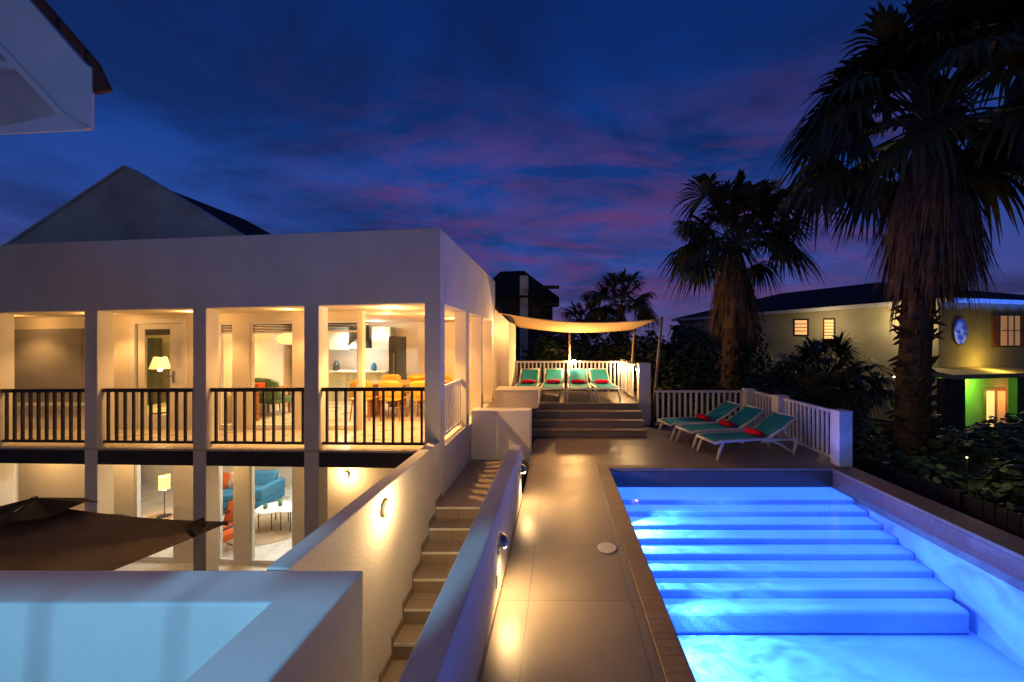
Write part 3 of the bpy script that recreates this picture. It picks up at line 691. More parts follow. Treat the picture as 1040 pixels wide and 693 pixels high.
for z in (.95,1.3,1.65):
    b=MB(); b.box(-8.8,-7.9,10.95,11.18,lz(-8)+z,lz(-8)+z+.03); b.build('shelf_board',TTOP,t)
for i in range(7):
    x=-8.7+i*.055; b=MB(); b.box(x,x+.045,10.98,11.14,lz(-8)+1.331,lz(-8)+1.331+.2+.03*(i%3))
    tag(b.build('book',[ORANGE,RED,CUSH][i%3]),'book in the row on the white shelf','book','row of red books on the white shelf')
standing_lamp('lit lamp with boxy white shade in the lower left room',-10.0,9.75,lz(-10),.86,9,True)
b=MB(); b.box(-10.35,-9.6,9.4,9.9,lz(-10)-.0+.002,lz(-10)+.004)   # doormat sized rug under the lamp
tag(b.build('mat',RUG),'thin beige mat under the boxy lamp','mat')

# ------------------------------------------------------------------ gable rising from the villa roof
pk_,lf,rt=at(127,170,9.0),at(-12,262,9.0),at(268,254,9.0)
zb=3.0
b=MB(); b.prism([(lf.x-.3,9.0,zb),(rt.x+.3,9.0,zb),tuple(rt),tuple(pk_),tuple(lf)],(0,.25,0)); b.build('gable_wall',GABLEW,villa)
b=MB(); b.beam(Vector(lf)+Vector((0,.125,.0)),Vector(pk_)+Vector((0,.125,.015)),.32,.05); b.beam(Vector(pk_)+Vector((0,.125,.015)),Vector(rt)+Vector((0,.125,0)),.32,.05); b.build('gable_coping',GABLEW,villa)
b=MB(); q=Vector((pk_.x,9.26,pk_.z-.12)); e=Vector((rt.x+.55,9.26,rt.z-.30))
b.prism([q,q+Vector((0,3.2,0)),e+Vector((0,3.2,0)),e],(0,0,-.14))
q2=Vector((pk_.x,9.26,pk_.z-.12)); e2=Vector((lf.x-.4,9.26,lf.z-.3))
b.prism([e2,e2+Vector((0,3.2,0)),q2+Vector((0,3.2,0)),q2],(0,0,-.14)); b.build('gable_roof',ROOFD,villa)

# ------------------------------------------------------------------ near house: eave over the upper left corner, unseen light-shaping wall behind the viewer
nh=thing('near_house','white gable eave with brown roof tiles at the upper left','house',(-6,2.9,-2.2))
Yg=3.0
P=lambda x,y,Y=Yg: at(x,y,Y)
b=MB(); poly=[P(93,131),P(93,69),P(86,65),P(-80,-125),P(-80,-40),P(0,45),P(64,114)]
b.prism([Vector(v) for v in poly],(0,.022,0)); b.build('barge_board',PARA,nh,bevel=.004)
b=MB(); b.prism([Vector(v) for v in (P(94.5,70),P(87,63.5),P(-80,-127),P(-80,-142),P(40,-4),P(99,64))],(0,.03,0)); b.build('roof',ROOFR,nh,bevel=.005)
b=MB(); b.prism([P(94.2,94.5),P(94.2,70.2),P(99,65),P(111,91)],(0,.03,0)); b.build('eave_tile',ROOFR,nh,bevel=.004)
b=MB(); b.prism([P(92.5,131.5),P(64,114.8),P(0,129),P(-120,134),P(-120,142),P(0,136)],(0,.018,0)); b.build('tie_beam',PARA,nh,bevel=.003)
b=MB(); b.prism([P(72,123,3.45),P(0,46,3.45),P(-110,-70,3.45),P(-110,133,3.45),P(-2,129,3.45)],(0,.05,0)); b.build('gable_wall',GABLEW,nh)
b=MB(); b.prism([P(16,69,3.40),P(9,62,3.40),P(-110,62,3.40),P(-110,69,3.40)],(0,.045,0)); b.build('moulding',PARA,nh)
b=MB(); b.prism([Vector(v) for v in (P(0,45,2.98),P(64,114,2.98),P(92,130.5,2.98),P(85,130.8,2.98),P(60,118.5,2.98),P(-5,48,2.98),P(-80,-32,2.98),P(-80,-40,2.98))],(0,.018,0)); b.build('lit_lip_strip',TRIMW,nh)  # added pale strip standing in for the lit underside of the board
b=MB(); b.box(-9,-6.0,-2.2,3.14,-2.2,5.6); b.build('wall',WHITE,nh)
# unseen wall added behind the viewer, its opening shaped to crop the cool light
Yo=-2.2; ox0,ox1,oz0,oz1=-2.24,-1.50,2.73,3.0
b=MB(); b.box(-5.998,ox0,Yo-.05,Yo,-2.2,4.3); b.box(ox1,.3,Yo-.05,Yo,-2.2,4.3); b.box(ox0,ox1,Yo-.05,Yo,oz1,4.3); b.box(ox0,-1.585,Yo-.05,Yo,-2.2,oz0); b.box(-1.585,ox1,Yo-.05,Yo,-2.2,2.855); b.box(ox0,-1.96,Yo-.05,Yo,2.919,oz1); b.box(-1.80,-1.565,Yo-.05,Yo,2.928,oz1)
b.build('light_mask_wall',WHITE,nh)
b=MB()
for x in (-1.896,-2.093): b.beam((x-.012,Yo-.02,oz0-.01),(x+.012,Yo-.02,oz1+.01),.0065,.02)
b.build('glazing_bar',TRIMW,nh)
l=lamp('window_flood','SPOT',(-1.8,-3.7,3.6),1500,(.25,.65,1.0),.028,spot_size=R(44),spot_blend=.1); aim(l,(-1.95,2.3,.8))
l=lamp('barge_blue_fill','SPOT',(-3.0,-2.0,3.1),120,(.11,.33,1.0),.08,spot_size=R(46),spot_blend=.6); aim(l,(-4.15,3.0,4.6))  # added unseen lamp that turns the barge board blue

# ------------------------------------------------------------------ patio umbrella
um=thing('patio_umbrella','large brown square patio umbrella with black vent beside the villa','umbrella',(-6.14,4.5,-2.1))
ap=Vector((-6.14,4.5,.378)); cr=[Vector((1.64,.78,0)),Vector((.78,-1.64,0)),Vector((-1.64,-.78,0)),Vector((-.70,1.52,-.22))]
b=MB()
for i in range(4):
    A=ap+cr[i]+Vector((0,0,-.57)); B=ap+cr[(i+1)%4]+Vector((0,0,-.57))
    def fn(u,v,A=A,B=B):
        e=A.lerp(B,v); p=ap.lerp(e,u); sag=.05*math.sin(math.pi*u)+.10*u*math.sin(math.pi*v)
        p=p+Vector((0,0,-sag))
        return p+(ap-p)*(.05*u*math.sin(math.pi*v))*Vector((1,1,0)).length/1.41
    b.grid(fn,10,12)
b.build('canopy',CANOPY,um)
b=MB()
for i in range(4):
    A=ap+cr[i]*.30+Vector((0,0,-.06)); B=ap+cr[(i+1)%4]*.30+Vector((0,0,-.06)); T=ap+Vector((0,0,.075))
    b.grid(lambda u,v,A=A,B=B,T=T: T.lerp(A.lerp(B,v),u)+Vector((0,0,.03*math.sin(9*v+i)*u)),5,6)
b.build('vent',CANOPYD,um)
b=MB(); b.tube([(-6.14,4.5,-2.1),(-6.14,4.5,.46)],.03,12); b.build('pole',BLACKM,um)
b=MB(); b.lathe([(.30,-2.1),(.30,-2.04),(.06,-2.0)],(-6.14,4.5,0),20); b.build('base',BLACKM,um)
for i in range(4):
    b=MB(); b.beam(ap+Vector((0,0,-.10)),ap+cr[i]*.985+Vector((0,0,-.60)),.03,.02); b.build('rib',BLACKM,um)
b=MB(); cA=ap+cr[0]+Vector((0,0,-.575)); e1=(ap-cA).normalized(); eB=(ap+cr[1]+Vector((0,0,-.57))-cA).normalized()
b.prism([cA+e1*.30+Vector((0,0,.02)),cA+e1*.12+eB*.16+Vector((0,0,.012)),cA+eB*.40+Vector((0,0,-.02)),cA+eB*.16+e1*.32],(0,0,.012)); b.build('corner_strap',CANOPYD,um)

# ------------------------------------------------------------------ white railings and posts
def white_rail(name,label,pts,z0,h=1.0,step=.125,base=.1,posts=()):
    t=thing(name,label,'railing',Vector((*pts[0],z0)))
    for i in range(len(pts)-1):
        a=Vector((*pts[i],0)); c=Vector((*pts[i+1],0)); d=(c-a); ln=d.length; d.normalize()
        b=MB(); b.beam(a+Vector((0,0,z0+h-.03)),c+Vector((0,0,z0+h-.03)),.09,.05); b.beam(a+Vector((0,0,z0+base)),c+Vector((0,0,z0+base)),.04,.05)
        n=max(2,round(ln/step))
        for k in range(n):
            p=a+d*((k+.5)*ln/n); q=Vector((0,0,0))
            b.beam(p+Vector((0,0,z0+base+.024)),p+Vector((0,0,z0+h-.054)),.055,.03,up=tuple(d.cross(Vector((0,0,1)))))
        b.build('baluster_panel',TRIMW,t)
    for (x0,x1,y0,y1,za,zb) in posts:
        b=MB(); b.box(x0,x1,y0,y1,za,zb); p=b.build('post',TRIMW,t,bevel=.008)
        b=MB(); b.box(x0-.004,x1+.004,y0-.004,y1+.004,zb+.001,zb+.02); b.build('post_cap',TRIMW,p,bevel=.006)
    return t
white_rail('terrace_railing','white railing behind the four loungers at the back of the terrace',[(-1.40,12.45),(2.02,12.45)],.67,posts=[(2.03,2.15,12.39,12.51,.67,1.70)])
white_rail('terrace_railing','white railing with lit posts on the right side of the terrace',[(2.10,12.37),(2.10,11.58)],.67,step=.13,posts=[(2.04,2.16,11.45,11.57,.67,1.70),(2.2,2.53,10.5,10.75,.004,1.68)])
white_rail('terrace_railing','short white railing beside the tall post at the terrace steps',[(2.10,11.44),(2.10,10.76)],.67,step=.13)
white_rail('deck_railing','white railing along the back of the pool deck behind three loungers',[(2.56,10.2),(4.93,10.2)],0,step=.15,posts=[(4.94,5.20,10.08,10.34,.002,1.02)])
white_rail('deck_railing','white railing down the right side of the deck ending in a broad post',[(5.18,10.07),(5.18,9.10)],0,step=.13,posts=[(5.06,5.32,8.84,9.09,.002,1.02),(5.10,5.345,6.97,7.21,.008,1.0)])
white_rail('deck_railing','white railing panel between the broad corner post and the middle post',[(5.20,8.83),(5.20,7.22)],0,step=.13)
def post_light(x,y,z,dx,dy,lb,p):
    t=thing('post_light',lb,'light',(x,y,z),'small lights on the terrace posts')
    b=MB(); b.box(x-.025,x+.025,y-.025,y+.025,z,z+.07); b.build('cap',STEEL,t,bevel=.004)
    b=MB(); b.box(x-.018,x+.018,y-.018,y+.018,z-.05,z-.001); b.build('lens',emis('post_lens_glow',(1,.74,.40),22),t)
    lamp('post_lamp','POINT',(x+dx,y+dy,z-.07),p*7,WARM2,.02)
post_light(2.165,10.60,1.55,-.05,0,'small lit lamp on the tall terrace post nearest the pool',5)
post_light(2.005,11.51,1.56,-.05,0,'small lit lamp on the middle post of the terrace side railing',4)
post_light(1.99,12.36,1.58,-.05,-.05,'small lit lamp on the far corner post of the terrace',4)
# bright spot on the back railing
t=thing('spot_lamp','dazzling bare spot lamp on the back railing of the terrace','lamp',(.5,12.40,1.62))
b=MB(); b.tube([(.5,12.45,1.55),(.5,12.38,1.66)],.016,8); b.build('bracket',STEEL,t)
b=MB(); b.lathe([(.001,-.075),(.05,-.06),(.062,-.02),(.045,.03),(.03,.06)],(.5,12.34,1.66),16,'y'); b.build('bulb',SPOTG,t,smooth=True)
lamp('terrace_spot_lamp','POINT',(.5,12.47,1.80),320,WARM,.05)

# planter box
pl=thing('planter_box','cream rendered box standing at the left of the terrace steps','planter',(-1,9.4,.67))
b=MB(); b.box(-1.53,-.49,9.28,10.05,.67,1.09); b.build('body',WHITE2,pl,bevel=.012)
b=MB(); b.box(-1.55,-.47,9.26,10.07,1.091,1.125); b.build('lid',WHITE2,pl,bevel=.008)

# ------------------------------------------------------------------ shade sail
A,B,C_,D_=Vector((-1.72,10.75,3.10)),Vector((2.92,10.95,2.93)),Vector((2.5,12.72,2.70)),Vector((-1.3,12.72,2.78))
def sail(u,v):
    p=A.lerp(B,u).lerp(D_.lerp(C_,u),v)
    return p+Vector((0,0,-.16*math.sin(math.pi*u)*(1-.15*v)))+Vector((0,.28*math.sin(math.pi*u)*(1-v)-.12*math.sin(math.pi*u)*v,0))
ss=thing('shade_sail','sand coloured shade sail stretched over the terrace','shade sail',(0,11.7,2.7))
b=MB(); b.grid(sail,28,10,.004); b.build('sail_cloth',SAILM,ss,smooth=True)
b=MB(); b.tube([sail(i/24,0) for i in range(25)],.012,6); b.tube([sail(i/24,1) for i in range(25)],.012,6); b.build('hem_rope',SAILM,ss)
b=MB(); b.tube([A,(-1.79,10.72,3.13)],.01,6); b.build('corner_ring',STEEL,ss)
for a,c,r,lb in (((2.68,10.95,.0),(2.96,10.95,3.0),.045,'leaning timber sail pole at the right front by the tall post'),((2.36,12.62,.67),(2.53,12.75,2.76),.038,'leaning timber sail pole at the far right corner'),((.37,12.62,.67),(.37,12.70,2.70),.036,'upright timber sail pole behind the spot lamp')):
    b=MB(); b.tube([a,tuple(Vector(a).lerp(Vector(c),.5)),c],[r,r*.95,r*.85],12)
    tag(b.build('sail_pole',POLEM,smooth=True),lb,'pole','poles holding the shade sail')

# ------------------------------------------------------------------ sun loungers
def lounger():
    t=thing('sun_lounger','teal sling lounger','sun lounger',(0,0,0),local=True)
    W=.31
    b=MB()
    for s in (-1,1): b.tube([(0,s*W,.33),(.12,s*W,.355),(1.22,s*W,.345),(1.30,s*W,.34)],.026,10)
    b.tube([(0,-W,.33),(0,W,.33)],.026,10); b.tube([(.62,-W,.30),(.62,W,.30)],.016,8); b.tube([(1.2,-W,.335),(1.2,W,.335)],.02,8)
    b.build('frame',LFRAME,t,smooth=True)
    b=MB()
    for s in (-1,1): b.tube([(1.22,s*(W-.03),.36),(1.55,s*(W-.03),.52),(1.88,s*(W-.03),.745)],.023,10)
    b.tube([(1.88,-W+.03,.745),(1.88,W-.03,.745)],.023,10)
    br=b.build('backrest_frame',LFRAME,t,smooth=True)
    b=MB(); b.grid(lambda u,v:(1.24+.63*u,(2*v-1)*(W-.035),.372+.355*u+.02*u*u-.035*math.sin(math.pi*v)*math.sin(math.pi*min(1,u+.1))),10,8,.006); b.build('backrest_sling',TEAL,br,smooth=True)
    b=MB(); b.grid(lambda u,v:(.02+1.2*u,(2*v-1)*(W-.01),.356+.012*math.sin(math.pi*u)-.03*math.sin(math.pi*v)*math.sin(math.pi*u)),14,8,.006); b.build('seat_sling',TEAL,t,smooth=True)
    for s in (-1,1):
        b=MB(); b.tube([(.17,s*W,.34),(.10,s*(W+.005),.20),(.02,s*(W+.02),.0)],[.034,.03,.026],10); b.build('leg',LFRAME,t,smooth=True)
        b=MB(); b.tube([(1.86,s*W,.32),(1.83,s*(W+.005),.16),(1.76,s*(W+.02),.0)],[.032,.03,.026],10); b.build('leg',LFRAME,t,smooth=True)
        b=MB(); b.tube([(1.05,s*W,.33),(1.3,s*W,.295),(1.5,s*W,.21),(1.66,s*W,.10),(1.76,s*W,.06)],.024,8); b.tube([(1.25,s*W,.33),(1.55,s*W,.31),(1.88,s*W,.32)],.024,8); b.build('brace',LFRAME,t,smooth=True)
        b=MB(); b.tube([(1.60,s*(W-.05),.53),(1.72,s*(W-.05),.32)],.013,8); b.build('backrest_prop',LFRAME,t,smooth=True)
    return t
L0=lounger()
def towel(label,group):
    b=MB()
    n=26
    def fn(u,v):
        a=2*math.pi*v; r=.062+.006*math.sin(3*a+5*u)+.004*math.sin(23*u)
        k=1-.22*abs(2*u-1)**6
        return ((u-.5)*.40, r*1.25*k*math.cos(a), r*k*(math.sin(a)*.95)+.055)
    b.grid(fn,18,n)
    for s in (0,1):                      # end caps with a spiral fold
        u=s; ring=[fn(u,i/n) for i in range(n)]; c=((u-.5)*.40+(.004 if s else -.004),0,.055)
        b.add([c]+ring,[(0,1+i,1+(i+1)%n) if s else (0,1+(i+1)%n,1+i) for i in range(n)])
    return tag(b.build('rolled_towel',RED,smooth=True),label,'towel',group)
T0=None
def place(x,y,z,rot,lb,grp,tl,tgrp,first=False,tpos=.98,trot=0):
    global T0
    o=L0 if first else copy_tree(L0)
    o.location=(x,y,z); o.rotation_euler=(0,0,R(rot)); o['label']=lb; o['group']=grp
    if T0 is None: T0=towel(tl,tgrp); tw=T0
    else: tw=T0.copy(); COL.objects.link(tw); tw['label']=tl; tw['group']=tgrp
    m=Matrix.Rotation(R(rot),4,'Z'); p=m@Vector((tpos,0,.362)); tw.location=(x+p.x,y+p.y,z+p.z); tw.rotation_euler=(0,0,R(rot+90+trot))
GA,GB='teal loungers side by side on the pool deck','teal loungers in a row on the sail terrace'
TA,TB='red towels on the pool deck loungers','red towels on the terrace loungers'
place(2.95,7.68,.002,13,'teal lounger on the pool deck nearest the water and the viewer',GA,'rolled red towel on the pool deck lounger nearest the water',TA,True,1.12,6)
place(2.78,8.52,.002,14,'teal lounger in the middle of the three on the pool deck',GA,'rolled red towel on the middle pool deck lounger',TA,False,1.10,-4)
place(2.55,9.28,.002,12,'teal lounger on the pool deck closest to the back railing',GA,'rolled red towel on the pool deck lounger closest to the railing',TA,False,1.05,3)
nm=['leftmost terrace lounger, next to the villa wall','second terrace lounger from the villa wall','third terrace lounger from the villa wall','rightmost terrace lounger, next to the lit side railing']
for i,x in enumerate((-.93,-.17,.58,1.36)):
    place(x,10.42+.02*(i%2),.672,90+(3 if i==3 else -1),'teal sling '+nm[i],GB,'rolled red towel on the '+nm[i],TB,False,1.16,(-3,2,1,5)[i])

# ------------------------------------------------------------------ dark fence beyond the pool
fe=thing('board_fence','dark navy board fence in the garden beside the pool','fence',(6.0,6,-2.2))
for k in range(9):
    y=-2.0+k*1.55
    b=MB()
    for i in range(10):
        yy=y+.05+i*.148; zt_=.03+.012*math.sin(i*2.3+k)
        b.box(6.0+.004*math.sin(i*1.7+k),6.022+.004*math.sin(i*1.7+k),yy,yy+.135,-2.2,zt_)
    b.build('board_panel',NAVYF,fe)
    b=MB(); b.box(5.965,6.05,y-.045,y+.04,-2.2,.06); b.build('post',NAVYF,fe)

# ------------------------------------------------------------------ plants
def leafmesh(n,rx,ry,rz,size,seed,clumps=9,flat=.5,elong=1.3,hollow=.45):
    rnd=random.Random(seed); b=MB()
    cs=[]
    for i in range(clumps):
        a=rnd.uniform(0,6.283); r=rnd.uniform(.15,.72); h=rnd.uniform(.2,.85)
        cs.append((Vector((rx*r*math.cos(a),ry*r*math.sin(a),rz*h)),rnd.uniform(.28,.5)))
    for i in range(n):
        c,s=cs[rnd.randrange(clumps)]
        d=Vector((rnd.gauss(0,1),rnd.gauss(0,1),rnd.gauss(0,1))).normalized()*(rnd.uniform(hollow,1.08)**.7)
        p=c+Vector((d.x*rx*s,d.y*ry*s,d.z*rz*s*1.0))
        if p.z<.02: p.z=rnd.uniform(.02,.3)*rz
        l=size*rnd.uniform(.6,1.3); nrm=(d+Vector((rnd.uniform(-.7,.7),rnd.uniform(-.7,.7),flat+rnd.uniform(-.5,.5)))).normalized()
        t=nrm.cross(Vector((rnd.uniform(-1,1),rnd.uniform(-1,1),rnd.uniform(-1,1)))).normalized(); s2=nrm.cross(t)
        w=l/elong*.5
        b.add([p-t*l*.5,p-t*l*.15+s2*w,p+t*l*.25+s2*w*.85,p+t*l*.5+nrm*-.08*l,p+t*l*.25-s2*w*.85,p-t*l*.15-s2*w],[(0,1,2,3),(0,3,4,5)])
    st=MB()
    for c,s in cs:
        m=c*.5+Vector((rnd.uniform(-.1,.1),rnd.uniform(-.1,.1),0)); st.tube([(c.x*.12,c.y*.12,0),m,c],[.035,.022,.01],6)
    return b,st
protos={}
def shrub(kind,x,y,z,sc,rot,label,group,zsc=1):
    if kind not in protos:
        n,rx,ry,rz,size,m,nm_,el=kinds[kind]
        t=thing(nm_,label,'shrub',(0,0,0),group,local=True)
        bl,bs_=leafmesh(n,rx,ry,rz,size,hash(kind)%97+len(kind),elong=el)
        bl.build('foliage',m,t); bs_.build('stem',STEM,t); protos[kind]=t; o=t
    else: o=copy_tree(protos[kind])
    o.location=(x,y,z); o.scale=(sc,sc,sc*zsc); o.rotation_euler=(0,0,R(rot)); o['label']=label; o['group']=group
    return o
kinds={'grape':(4600,1.3,1.3,2.1,.15,LEAF1,'broadleaf_shrub',1.15),'dense':(3200,1.5,1.5,2.6,.16,LEAF2,'dense_shrub',1.8),'tree':(5200,2.3,2.3,3.6,.20,LEAF2,'bushy_tree',1.7)}
GG='broadleaf shrubs in the garden beyond the pool'
gr=[(7.3,5.6,.95,'nearest broadleaf shrub behind the dark fence by the pool'),(8.6,7.0,1.05,'broadleaf shrub behind the dark fence at the right edge of the photo'),(7.4,8.0,1.0,'broadleaf shrub just right of the broad white corner post'),
    (9.6,8.9,1.15,'broadleaf shrub below the green lit porch'),(8.1,10.0,1.0,'broadleaf shrub at the foot of the tall palm'),(11.6,9.4,1.15,'broadleaf shrub below the oval window of the neighbour house'),(11.0,11.6,1.1,'broadleaf shrub between the tall palm and the green porch'),
    (9.0,12.2,1.1,'broadleaf shrub behind the tall palm trunk'),(13.6,11.5,1.05,'broadleaf shrub at the far right below the neighbour windows')]
for i,(x,y,s,lb) in enumerate(gr): shrub('grape',x,y,-2.25,s,i*67,lb,GG)
GD='dark dense shrubs behind the deck railing'
dn=[(3.2,12.2,1.0,'dark shrub behind the leaning sail pole'),(4.6,12.0,1.05,'dark shrub behind the deck railing above the middle lounger'),(6.2,11.6,1.05,'dark shrub behind the back corner of the deck railing'),(7.0,13.2,1.15,'dark shrub right of the shaggy palm'),
    (5.2,14.5,1.25,'dark shrub beneath the shaggy palm'),(3.2,15.0,1.35,'dark shrub left of the shaggy palm'),(8.6,15.5,1.25,'dark shrub in front of the neighbour yellow wall')]
for i,(x,y,s,lb) in enumerate(dn): shrub('dense',x,y,-2.25,s,i*49+11,lb,GD)
GT='bushy trees far behind the terrace'
tn=[(-1.0,17.5,1.3,'dark bushy tree behind the terrace, at its left beside the villa'),(1.2,18.5,1.42,'dark bushy tree behind the terrace spot lamp'),(3.6,19.5,1.2,'dark bushy tree behind the right terrace pole'),(5.4,24,1.25,'dark bushy tree below the small distant palm'),(8.3,22,1.5,'dark bushy tree against the left end of the neighbour wall'),(12.6,18.5,.95,'dark bushy tree against the middle of the neighbour wall'),(9.8,18.5,.9,'dark bushy tree below the two small lit windows')]
tn += [(11.2,22.5,1.25,'dark bushy tree left of the two small lit windows'),(6.7,21,1.35,'dark bushy tree seen between the leaning sail pole and the middle palm'),(4.6,17.2,1.25,'dark bushy tree just right of the leaning sail pole')]
for i,(x,y,s,lb) in enumerate(tn): shrub('tree',x,y,-2.25,s,i*73+5,lb,GT)

def fan(b,base,az,el,lp,rb,rnd,droop=.45,nseg=32,spread=112,w=.062):
    d=Vector((math.cos(az)*math.cos(el),math.sin(az)*math.cos(el),math.sin(el)))
    s=Vector((-math.sin(az),math.cos(az),0)); n=s.cross(d)*-1
    # petiole
    hub=base+d*lp+Vector((0,0,-.10*lp)); 
    b.tube([base,base.lerp(hub,.5)+Vector((0,0,.04*lp)),hub],[.035,.028,.018],5,cap=False)
    tw=rnd.uniform(-.35,.35); s=(s*math.cos(tw)+n*math.sin(tw))
    for k in range(nseg):
        a=R(-spread+2*spread*(k+.5)/nseg+rnd.uniform(-3,3)); q=(d*math.cos(a)+s*math.sin(a)).normalized()
        ln=rb*(.72+.28*math.cos(a*.8))*rnd.uniform(.85,1.1)
        pd=Vector((-q.y,q.x,0)); pd=q.cross(Vector((0,0,1)))
        if pd.length<.1: pd=s
        pd.normalize()
        prev=None; m=5
        for i in range(m+1):
            f_=i/m; p=hub+q*(ln*f_)+Vector((0,0,-droop*ln*(.55*f_**2+.75*max(0,f_-.5)**1.3*2)*rnd.uniform(.85,1.15)))
            ww=w*rb*(.25+1.35*min(1,f_*1.9))*(1-max(0,f_-.5)/.53)
            o=len(b.v); b.v += [p+pd*ww*.5,p-pd*ww*.5]
            if prev is not None: b.f.append((prev,prev+1,o+1,o))
            prev=o
def palm(name,label,x,y,z0,zc,rb,trunk_r,nfr,nskirt,skirt_len,seed,group=None,lean=0.0,boots=True,lp=.9):
    rnd=random.Random(seed)
    t=thing(name,label,'palm tree',(x,y,z0))
    top=Vector((x+lean,y,zc))
    b=MB(); pts=[];rad=[]
    for i in range(15):
        f_=i/14; pts.append((x+lean*f_**1.5,y,z0+(zc-z0)*f_)); rad.append(trunk_r*(1.35-.45*f_+.08*rnd.uniform(-1,1)))
    b.tube(pts,rad,14)
    if boots:                                     # stubs of old leaf bases
        for i in range(260):
            f_=rnd.uniform(.02,.85); a=rnd.uniform(0,6.283); r=trunk_r*(1.35-.45*f_)
            p=Vector((x+lean*f_**1.5+math.cos(a)*r*.9,y+math.sin(a)*r*.9,z0+(zc-z0)*f_)); o_=Vector((math.cos(a),math.sin(a),rnd.uniform(.5,1.3)*rnd.choice((1,1,-.6)))).normalized()*trunk_r*rnd.uniform(.5,1.25)
            b.tube([p,p+o_*.6,p+o_],[trunk_r*.17,trunk_r*.13,trunk_r*.03],4)
    b.build('trunk',BARK,t)
    b=MB()
    for i in range(nfr):
        az=i*2.39996+rnd.uniform(-.3,.3); f_=(i+.5)/nfr
        el=R(86-106*f_**.9+rnd.uniform(-9,9))
        fan(b,top+Vector((math.cos(az)*trunk_r*.5,math.sin(az)*trunk_r*.5,rnd.uniform(-.35,.25))),az,el,rb*lp*rnd.uniform(.5,.8),rb*rnd.uniform(.42,.56),rnd,droop=.30+.42*f_)
    b.build('crown',FROND,t)
    b=MB()
    for i in range(nskirt):
        az=rnd.uniform(0,6.283); f_=rnd.random(); zz=zc-.2-skirt_len*.55*f_
        base=Vector((x+lean+math.cos(az)*trunk_r*.9,y+math.sin(az)*trunk_r*.9,zz))
        fan(b,base,az,R(-58-30*rnd.random()**.6),rb*.22*rnd.uniform(.6,1.1),rb*rnd.uniform(.30,.46),rnd,droop=.5,nseg=12,spread=38,w=.03)
    if nskirt: b.build('dead_frond_skirt',THATCH,t)
    return t
palm('fan_palm','tall shaggy fan palm with a thick brown skirt at the right','palm',0,0,0,0,0,0,0,0,0) if False else None
palm('fan_palm','tall shaggy fan palm with a thick brown skirt at the right edge',8.75,9.6,-2.25,7.9,3.3,.28,58,200,4.0,11,lean=.6)
palm('fan_palm','middle fan palm with a shaggy brown skirt behind the deck railing',6.2,14.0,-2.25,5.95,2.65,.26,42,120,2.7,5,lean=.2)
palm('fan_palm','small distant palm seen above the sail poles',3.7,23,-2.25,4.55,2.3,.2,30,14,1.2,3,boots=False)
palm('fan_palm','low distant palm on the left of the small one above the sail',1.7,25,-2.25,3.5,2.1,.2,26,10,1.0,8,boots=False)
palm('fan_palm','young palm with low fronds in front of the neighbour yellow wall',10.5,15.0,-2.25,.9,2.2,.2,30,8,.8,21,boots=False)

# ------------------------------------------------------------------ neighbour house on the right
nb=thing('neighbour_house','ochre neighbour house with dark hipped roof, blue lit eave and green porch','house',(19.8,20,-2.2))
E0,E1,E2,E3=(11.6,36.7),(19.8,20.0),(33.0,23.1),(28.5,41.0)
ZE=4.40
def wallrun(a,c,z0,z1,th=.3):
    a=Vector((*a,0)); c=Vector((*c,0)); n=Vector((c.y-a.y,-(c.x-a.x),0)).normalized()*-th
    b=MB(); b.hexa([a+Vector((0,0,z0)),c+Vector((0,0,z0)),c+n+Vector((0,0,z0)),a+n+Vector((0,0,z0))],[a+Vector((0,0,z1)),c+Vector((0,0,z1)),c+n+Vector((0,0,z1)),a+n+Vector((0,0,z1))]); return b
wallrun(E0,E1,-2.2,ZE).build('wall',NWALL,nb); wallrun(E1,E2,-2.2,ZE).build('wall',NWALL,nb); wallrun(E2,E3,-2.2,ZE).build('wall',NWALL,nb); wallrun(E3,E0,-2.2,ZE).build('wall',NWALL,nb)
def out(p,k): 
    c=Vector((23,30)); v=Vector(p)-c; return c+v*(1+k/v.length)
eo=[out(p,.75) for p in (E0,E1,E2,E3)]
R0,R1=Vector((20.3,35,6.75)),Vector((22.8,27.2,6.55))
b=MB(); e3=[Vector((p.x,p.y,ZE+.14)) for p in eo]
b.add(e3+[R0,R1],[(0,1,5,4),(1,2,5),(2,3,4,5),(3,0,4),(3,2,1,0)]); b.build('roof',ROOFD,nb)
b=MB()
for i in range(4):
    a=eo[i]; c=eo[(i+1)%4]; b.beam((a.x,a.y,ZE+.02),(c.x,c.y,ZE+.02),.06,.22)
b.build('fascia',NTRIM,nb)
def onp(px,py,a,c):
    r=(px-CX)/F; ax,ay=a; cx_,cy_=c; dx,dy=cx_-ax,cy_-ay
    t=(r*ay-ax)/(dx-r*dy); X_p=ax+dx*t; Y_p=ay+dy*t
    return Vector((X_p,Y_p,H-(py-CY)*Y_p/F))
def facepoly(pts,a,c,off,th):
    n=Vector((c[1]-a[1],-(c[0]-a[0]),0)).normalized()
    ps=[onp(px,py,a,c)+n*off for px,py in pts]
    b=MB(); b.prism(ps[::-1],n*th); return b
def nwin(x0,y0,x1,y1,a,c,m,bars=0,hbars=0):
    f_=facepoly([(x0-1.5,y0-1.5),(x1+1.5,y0-1.5),(x1+1.5,y1+1.5),(x0-1.5,y1+1.5)],a,c,.004,.05).build('window',BLACKM,nb)
    facepoly([(x0,y0),(x1,y0),(x1,y1),(x0,y1)],a,c,.056,.02).build('pane',m,f_)
    for i in range(1,hbars+1):
        y=y0+(y1-y0)*i/(hbars+1); facepoly([(x0,y-.35),(x1,y-.35),(x1,y+.35),(x0,y+.35)],a,c,.078,.03).build('glazing_bar',BLACKM,f_)
    for i in range(1,bars+1):
        x=x0+(x1-x0)*i/(bars+1); facepoly([(x-.35,y0),(x+.35,y0),(x+.35,y1),(x-.35,y1)],a,c,.079,.03).build('glazing_bar',BLACKM,f_)
